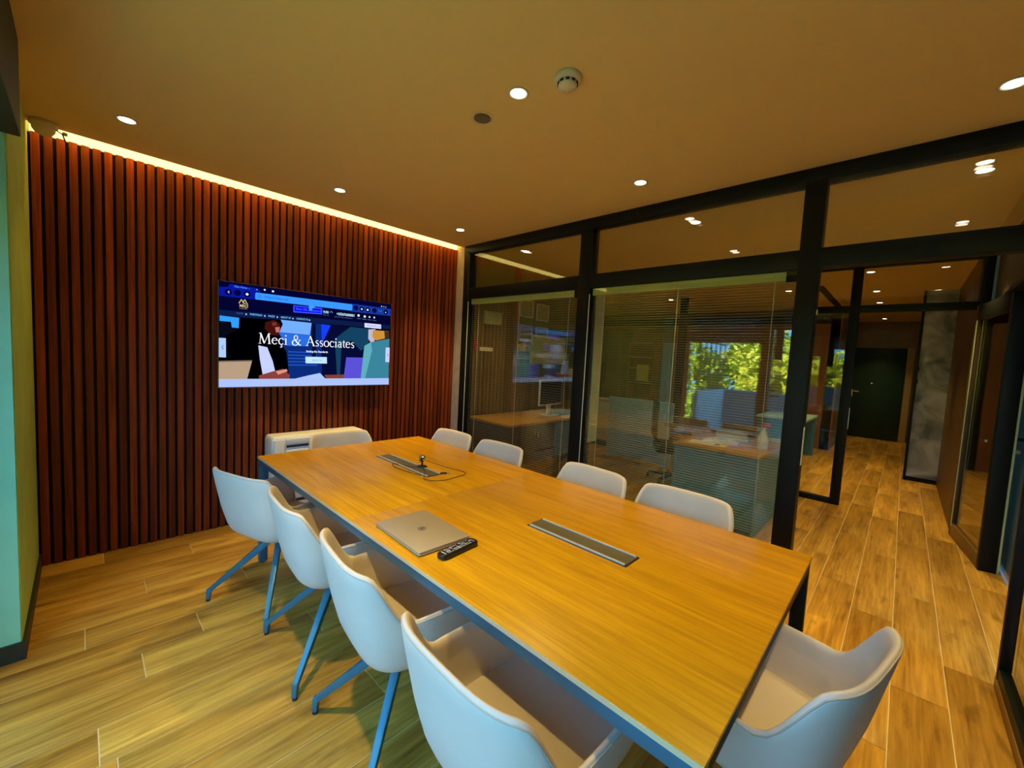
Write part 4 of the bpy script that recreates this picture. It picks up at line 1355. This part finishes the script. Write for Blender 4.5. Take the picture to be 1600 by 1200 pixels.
screen_text('+355676000001', 0.616, 0.202, 0.028, (190, 230, 250), 0.116, 0.0008)
screen_text('call us for free consultation', 0.603, 0.228, 0.012, (90, 120, 170), 0.116)
for i, wd in enumerate(('twitter', 'blog', 'search', 'menu')):
    screen_text(wd, 0.752 + i * 0.036, 0.222, 0.011, (110, 140, 180), 0.026)
screen_text('100%', 0.902, 0.108, 0.018, (60, 120, 235), 0.026)
screen_text('APPOINTMENT_AL', 0.820, 0.297, 0.020, (100, 120, 190), 0.098)

# ------------------------------------------------------------------ office furniture behind the glass
def desk(name, label, x0, x1, y0, y1, panel_side, body='desk_body'):
    t = thing(name, label, 'desk', ((x0 + x1) / 2, (y0 + y1) / 2, 0))
    a, b = (x1 - x0) / 2, (y1 - y0) / 2
    box('desktop', 'desk_wood', (-a, a, -b, b, 0.715, 0.74), t, 0.002)
    if panel_side == 'y':
        box('side_panel', body, (-a + 0.01, -a + 0.035, -b + 0.02, b - 0.02, 0, 0.715), t)
        box('side_panel', body, (a - 0.035, a - 0.01, -b + 0.02, b - 0.02, 0, 0.715), t)
        box('front_panel', body, (-a + 0.035, a - 0.035, -b + 0.03, -b + 0.05, 0.06, 0.715), t)
    else:
        box('side_panel', body, (-a + 0.02, a - 0.02, -b + 0.01, -b + 0.035, 0, 0.715), t)
        box('side_panel', body, (-a + 0.02, a - 0.02, b - 0.035, b - 0.01, 0, 0.715), t)
        box('front_panel', body, (-a + 0.03, -a + 0.05, -b + 0.035, b - 0.035, 0.04, 0.715), t)
    return t
d1 = desk('office_desk', 'wood-topped desk with dark body behind the glass by the slat wall', 0.19, 1.82, -0.82, -0.06, 'y')
box('blue_reflection', 'desk_panel', (0.02, 0.62, -0.372, -0.352, 0.28, 0.70), d1)  # reflection on the dark desk body, built as a blue panel
for i in range(2):
    k = box('key', 'chrome', (-0.36 + i * 0.05, -0.345 + i * 0.05, -0.356, -0.350, 0.58 - i * 0.03, 0.64 - i * 0.03), d1)
d2 = desk('office_desk', 'wood-topped desk with blue-grey front panel behind the wide glass bay', 1.00, 1.95, -3.06, -2.29, 'x', 'desk_panel')
# monitor
t = thing('monitor', 'white-framed computer monitor standing on the desk by the slat wall', 'monitor', (1.24, -0.52, 0.741), R(6))
MB().prism(rounded_rect(0.22, 0.18, 0.03), 0.0, 0.012).build('foot', 'white_plastic', t, 0.003)
MB().prism([(-0.035, 0.01), (0.035, 0.01), (0.05, 0.16), (-0.05, 0.16)], 0.01, 0.03, axis=1).build('stand', 'white_plastic', t, 0.003)
MB().box(-0.27, 0.27, -0.012, 0.012, 0.14, 0.48).build('housing', 'white_plastic', t, 0.004)
MB().box(-0.255, 0.255, -0.014, -0.0118, 0.158, 0.468).build('screen', 'dark_glass_back', t)
# papers on desk one
tag(MB().prism([(1.20, -0.80), (1.62, -0.79), (1.66, -0.62), (1.30, -0.66)], 0.742, 0.748).build('paper_sheet', 'paper'), 'bluish white papers at the right end of the desk by the slat wall', 'paper')
tag(MB().frame((1.55, -0.50, 0.765), (1, 0.1, 0), (-0.1, 1, 0), (0, 0, 1), 0.15, 0.10, 0.022).build('document_tray', 'desk_panel', None, 0.003), 'flat dark document tray beside the monitor foot', 'tray')
# certificates
cn = 0
names = ['upper left', 'upper right', 'middle left', 'middle right', 'lower left']
for (xa, xb, za, zb), nm in zip(((1.15, 1.42, 2.06, 2.30), (1.50, 1.77, 2.04, 2.28), (1.15, 1.42, 1.72, 1.95), (1.50, 1.77, 1.72, 1.95), (1.13, 1.40, 1.47, 1.67)), names):
    t = thing('framed_certificate', 'small framed certificate on the office wall, %s of the cluster' % nm, 'certificate', ((xa + xb) / 2, 0.028, (za + zb) / 2), 0, 'framed certificates on the office wall')
    a, b = (xb - xa) / 2, (zb - za) / 2
    fr = MB().box(-a, a, -0.015, 0, -b, -b + 0.012).box(-a, a, -0.015, 0, b - 0.012, b).box(-a, -a + 0.012, -0.015, 0, -b, b).box(a - 0.012, a, -0.015, 0, -b, b)
    fr.build('frame', 'seal_white', t)
    box('sheet', 'certificate', (-a + 0.012, a - 0.012, -0.010, -0.002, -b + 0.012, b - 0.012), t)
t = thing('wall_poster', 'large bright yellow framed sheet on the office wall', 'poster', (1.82, 0.028, 1.62))
box('board', 'paper_yellow', (-0.40, 0.40, -0.022, -0.004, -0.20, 0.20), t)
box('back_frame', 'seal_white', (-0.412, 0.412, -0.004, 0.0, -0.212, 0.212), t)
tag(MB().box(0.46, 0.76, -0.016, -0.001, 1.90, 2.06).build('paper_sheet', 'certificate'), 'olive sheet pinned on the office slats', 'paper')
tag(MB().box(0.30, 0.34, -0.016, -0.001, 1.55, 1.70).build('wall_tag', 'red_plastic'), 'little red tag on the office slats beside the first post', 'tag')
tag(MB().box(0.40, 0.62, -0.016, -0.001, 1.55, 1.60).build('name_strip', 'paper'), 'pale strip label fixed across the office slats', 'label')
# white standing screen
t = thing('standing_board', 'white standing board on the floor in front of the office chair', 'board', (2.76, -1.05, 0))
MB().box(-0.015, 0.015, -0.52, 0.52, 0.03, 0.95).build('panel', 'board_daylit', t, 0.006)
box('foot', 'board_daylit', (-0.10, 0.10, -0.46, -0.42, 0, 0.03), t)
box('foot', 'board_daylit', (-0.10, 0.10, 0.42, 0.46, 0, 0.03), t)
# radiator and cabinets
t = thing('radiator', 'pale radiator at the office wall left of the standing board', 'radiator', (3.35, 0.05, 0))
box('body', 'wall_white', (-0.06, 0.06, -0.30, 0.30, 0.10, 0.78), t, 0.01)
box('top_grille', 'fixture_white', (-0.08, 0.08, -0.32, 0.32, 0.78, 0.84), t, 0.004)
box('foot', 'dark_slot', (-0.05, 0.05, -0.28, 0.28, 0, 0.10), t)
t = thing('tall_cabinet', 'tall olive green double-door cabinet behind the standing board', 'cabinet', (6.0, 1.55, 0))
box('body', 'office_green', (0, 0.5, -0.45, 0.45, 0, 2.25), t)
for s in (-1, 1):
    dd = box('door', 'office_green', (-0.02, 0, min(s * 0.004, s * 0.445), max(s * 0.004, s * 0.445), 0.02, 2.23), t, 0.003)
    box('handle', 'dark_slot', (-0.03, -0.02, s * 0.03 - 0.006, s * 0.03 + 0.006, 0.95, 1.45), dd)
t = thing('open_shelf', 'brown open shelf unit between green cabinet and brown wall', 'shelf', (6.3, 0.75, 0))
box('side_panel', 'office_brown', (0, 0.35, -0.32, -0.29, 0, 2.0), t)
box('side_panel', 'office_brown', (0, 0.35, 0.29, 0.32, 0, 2.0), t)
box('back_panel', 'office_brown', (0.33, 0.35, -0.29, 0.29, 0, 2.0), t)
for z in (0.1, 0.6, 1.0, 1.35, 1.62, 1.96):
    box('shelf_board', 'door_trim', (0, 0.33, -0.29, 0.29, z, z + 0.03), t)
tag(MB().box(6.28, 6.30, 0.52, 0.82, 1.05, 1.45).build('paper_sheet', 'paper_yellow'), 'pale yellow sheet hanging on the brown shelf unit', 'paper')
tag(MB().box(4.55, 4.66, -0.93, -0.82, 0, H).build('steel_column', 'black_frame'), 'slim black column in the office before the balcony window', 'column')
# swivel chair
t = thing('office_chair', 'black swivel office chair with armrest behind the blue-grey desk', 'office chair', (2.15, -1.85, 0), R(-60))
for i in range(5):
    a = 2 * math.pi * i / 5 + 0.3
    l = MB().bar((0, 0, 0.10), (0.30 * math.cos(a), 0.30 * math.sin(a), 0.075), 0.05, 0.04, 0.03, 0.025).build('leg', 'office_mesh', t, 0.003)
    MB().lathe([(0, -0.014), (0.028, -0.014), (0.028, 0.014), (0, 0.014)], 0.30 * math.cos(a), 0.30 * math.sin(a), 14, 0.029, axis=0).build('caster', 'rubber', l)
MB().lathe([(0, 0.08), (0.03, 0.08), (0.025, 0.40), (0, 0.40)], seg=14).build('column', 'chrome', t)
MB().prism(rounded_rect(0.48, 0.48, 0.10), 0.40, 0.50).build('seat', 'office_mesh', t, 0.02)
MB().box(-0.27, -0.23, -0.22, 0.22, 0.56, 1.06).build('backrest', 'office_mesh', t, 0.018)
MB().bar((-0.15, 0, 0.42), (-0.25, 0, 0.62), 0.06, 0.02, 0.06, 0.02).build('back_bracket', 'office_mesh', t)
for s in (-1, 1):
    ar = MB().bar((0, s * 0.22, 0.44), (0, s * 0.31, 0.44), 0.05, 0.02, 0.05, 0.02).bar((0, s * 0.30, 0.435), (0, s * 0.30, 0.68), 0.045, 0.02, 0.045, 0.02).build('arm_support', 'office_mesh', t)
    MB().frame((0.02, s * 0.30, 0.69), (1, 0, 0), (0, 1, 0), (0, 0, 1), 0.12, 0.045, 0.014).build('arm_pad', 'office_mesh', ar, 0.008)
# things on desk two
t = thing('spray_bottle', 'white spray bottle with red trigger head on the office desk', 'spray bottle', (1.42, -2.98, 0.741))
MB().lathe([(0, 0), (0.042, 0), (0.045, 0.01), (0.045, 0.11), (0.030, 0.16), (0.015, 0.19), (0.014, 0.215), (0, 0.215)], seg=20).build('bottle', 'white_plastic', t, smooth=True)
hd = MB().box(-0.016, 0.016, -0.055, 0.025, 0.215, 0.255).build('spray_head', 'red_plastic', t, 0.006)
MB().bar((0, -0.030, 0.22), (0, -0.055, 0.165), 0.012, 0.008, 0.012, 0.006).build('trigger', 'red_plastic', hd)
def book(x, y, z, rz, hx_, hy_, h, cov, label):
    t = thing('book', label, 'book', (x, y, z), rz)
    MB().box(-hx_, hx_, -hy_, hy_, 0, h * 0.12).box(-hx_, hx_, -hy_, hy_, h * 0.88, h).box(-hx_, hx_, -hy_, -hy_ + 0.004, 0, h).build('cover', cov, t)
    MB().box(-hx_ + 0.004, hx_ - 0.004, -hy_ + 0.004, hy_ - 0.005, h * 0.12, h * 0.88).build('pages', 'paper', t)
book(1.76, -2.62, 0.741, 0.2, 0.11, 0.16, 0.03, 'desk_panel', 'thick closed book at the back of the office desk, under another book')
book(1.77, -2.61, 0.772, 0.25, 0.10, 0.15, 0.022, 'parapet', 'pale book lying on the thick closed book')
t = thing('open_book', 'open book lying on the office desk before the closed books', 'book', (1.44, -2.60, 0.742), 0.15)
MB().prism([(-0.16, 0.002), (-0.08, 0.026), (0.0, 0.008), (0.08, 0.026), (0.16, 0.002), (0.16, 0.0), (-0.16, 0.0)], -0.10, 0.10, axis=0).build('pages', 'paper', t)
MB().box(-0.105, 0.105, -0.165, 0.165, -0.0005, 0.0008).build('cover', 'desk_panel', t)
for (x, y, rz, w_, d_, mat, lb) in ((1.22, -2.52, 0.1, 0.10, 0.14, 'paper', 'white paper sheet at the front edge of the office desk'),
                                   (1.24, -2.66, -0.1, 0.05, 0.05, 'paper_yellow', 'small yellow note beside the white sheet on the office desk'),
                                   (1.32, -2.80, 0.2, 0.04, 0.06, 'red_plastic', 'pink-red slip on the office desk near the spray bottle')):
    o = MB().box(-w_, w_, -d_, d_, 0, 0.0015).build('paper_sheet', mat)
    o.location = (x, y, 0.741)
    o.rotation_euler = (0, 0, rz)
    tag(o, lb, 'paper')
# bench seen through the glass screen
t = thing('side_table', 'grey side table with glass top in the lobby beyond the glass screen', 'table', (5.4, -2.5, 0))
box('tabletop', 'board_daylit', (-0.6, 0.6, -0.35, 0.35, 0.70, 0.73), t)
box('leg_panel', 'desk_panel', (-0.58, -0.54, -0.33, 0.33, 0, 0.70), t)
box('leg_panel', 'desk_panel', (0.54, 0.58, -0.33, 0.33, 0, 0.70), t)
box('back_panel', 'desk_panel', (-0.54, 0.54, 0.28, 0.30, 0.2, 0.70), t)
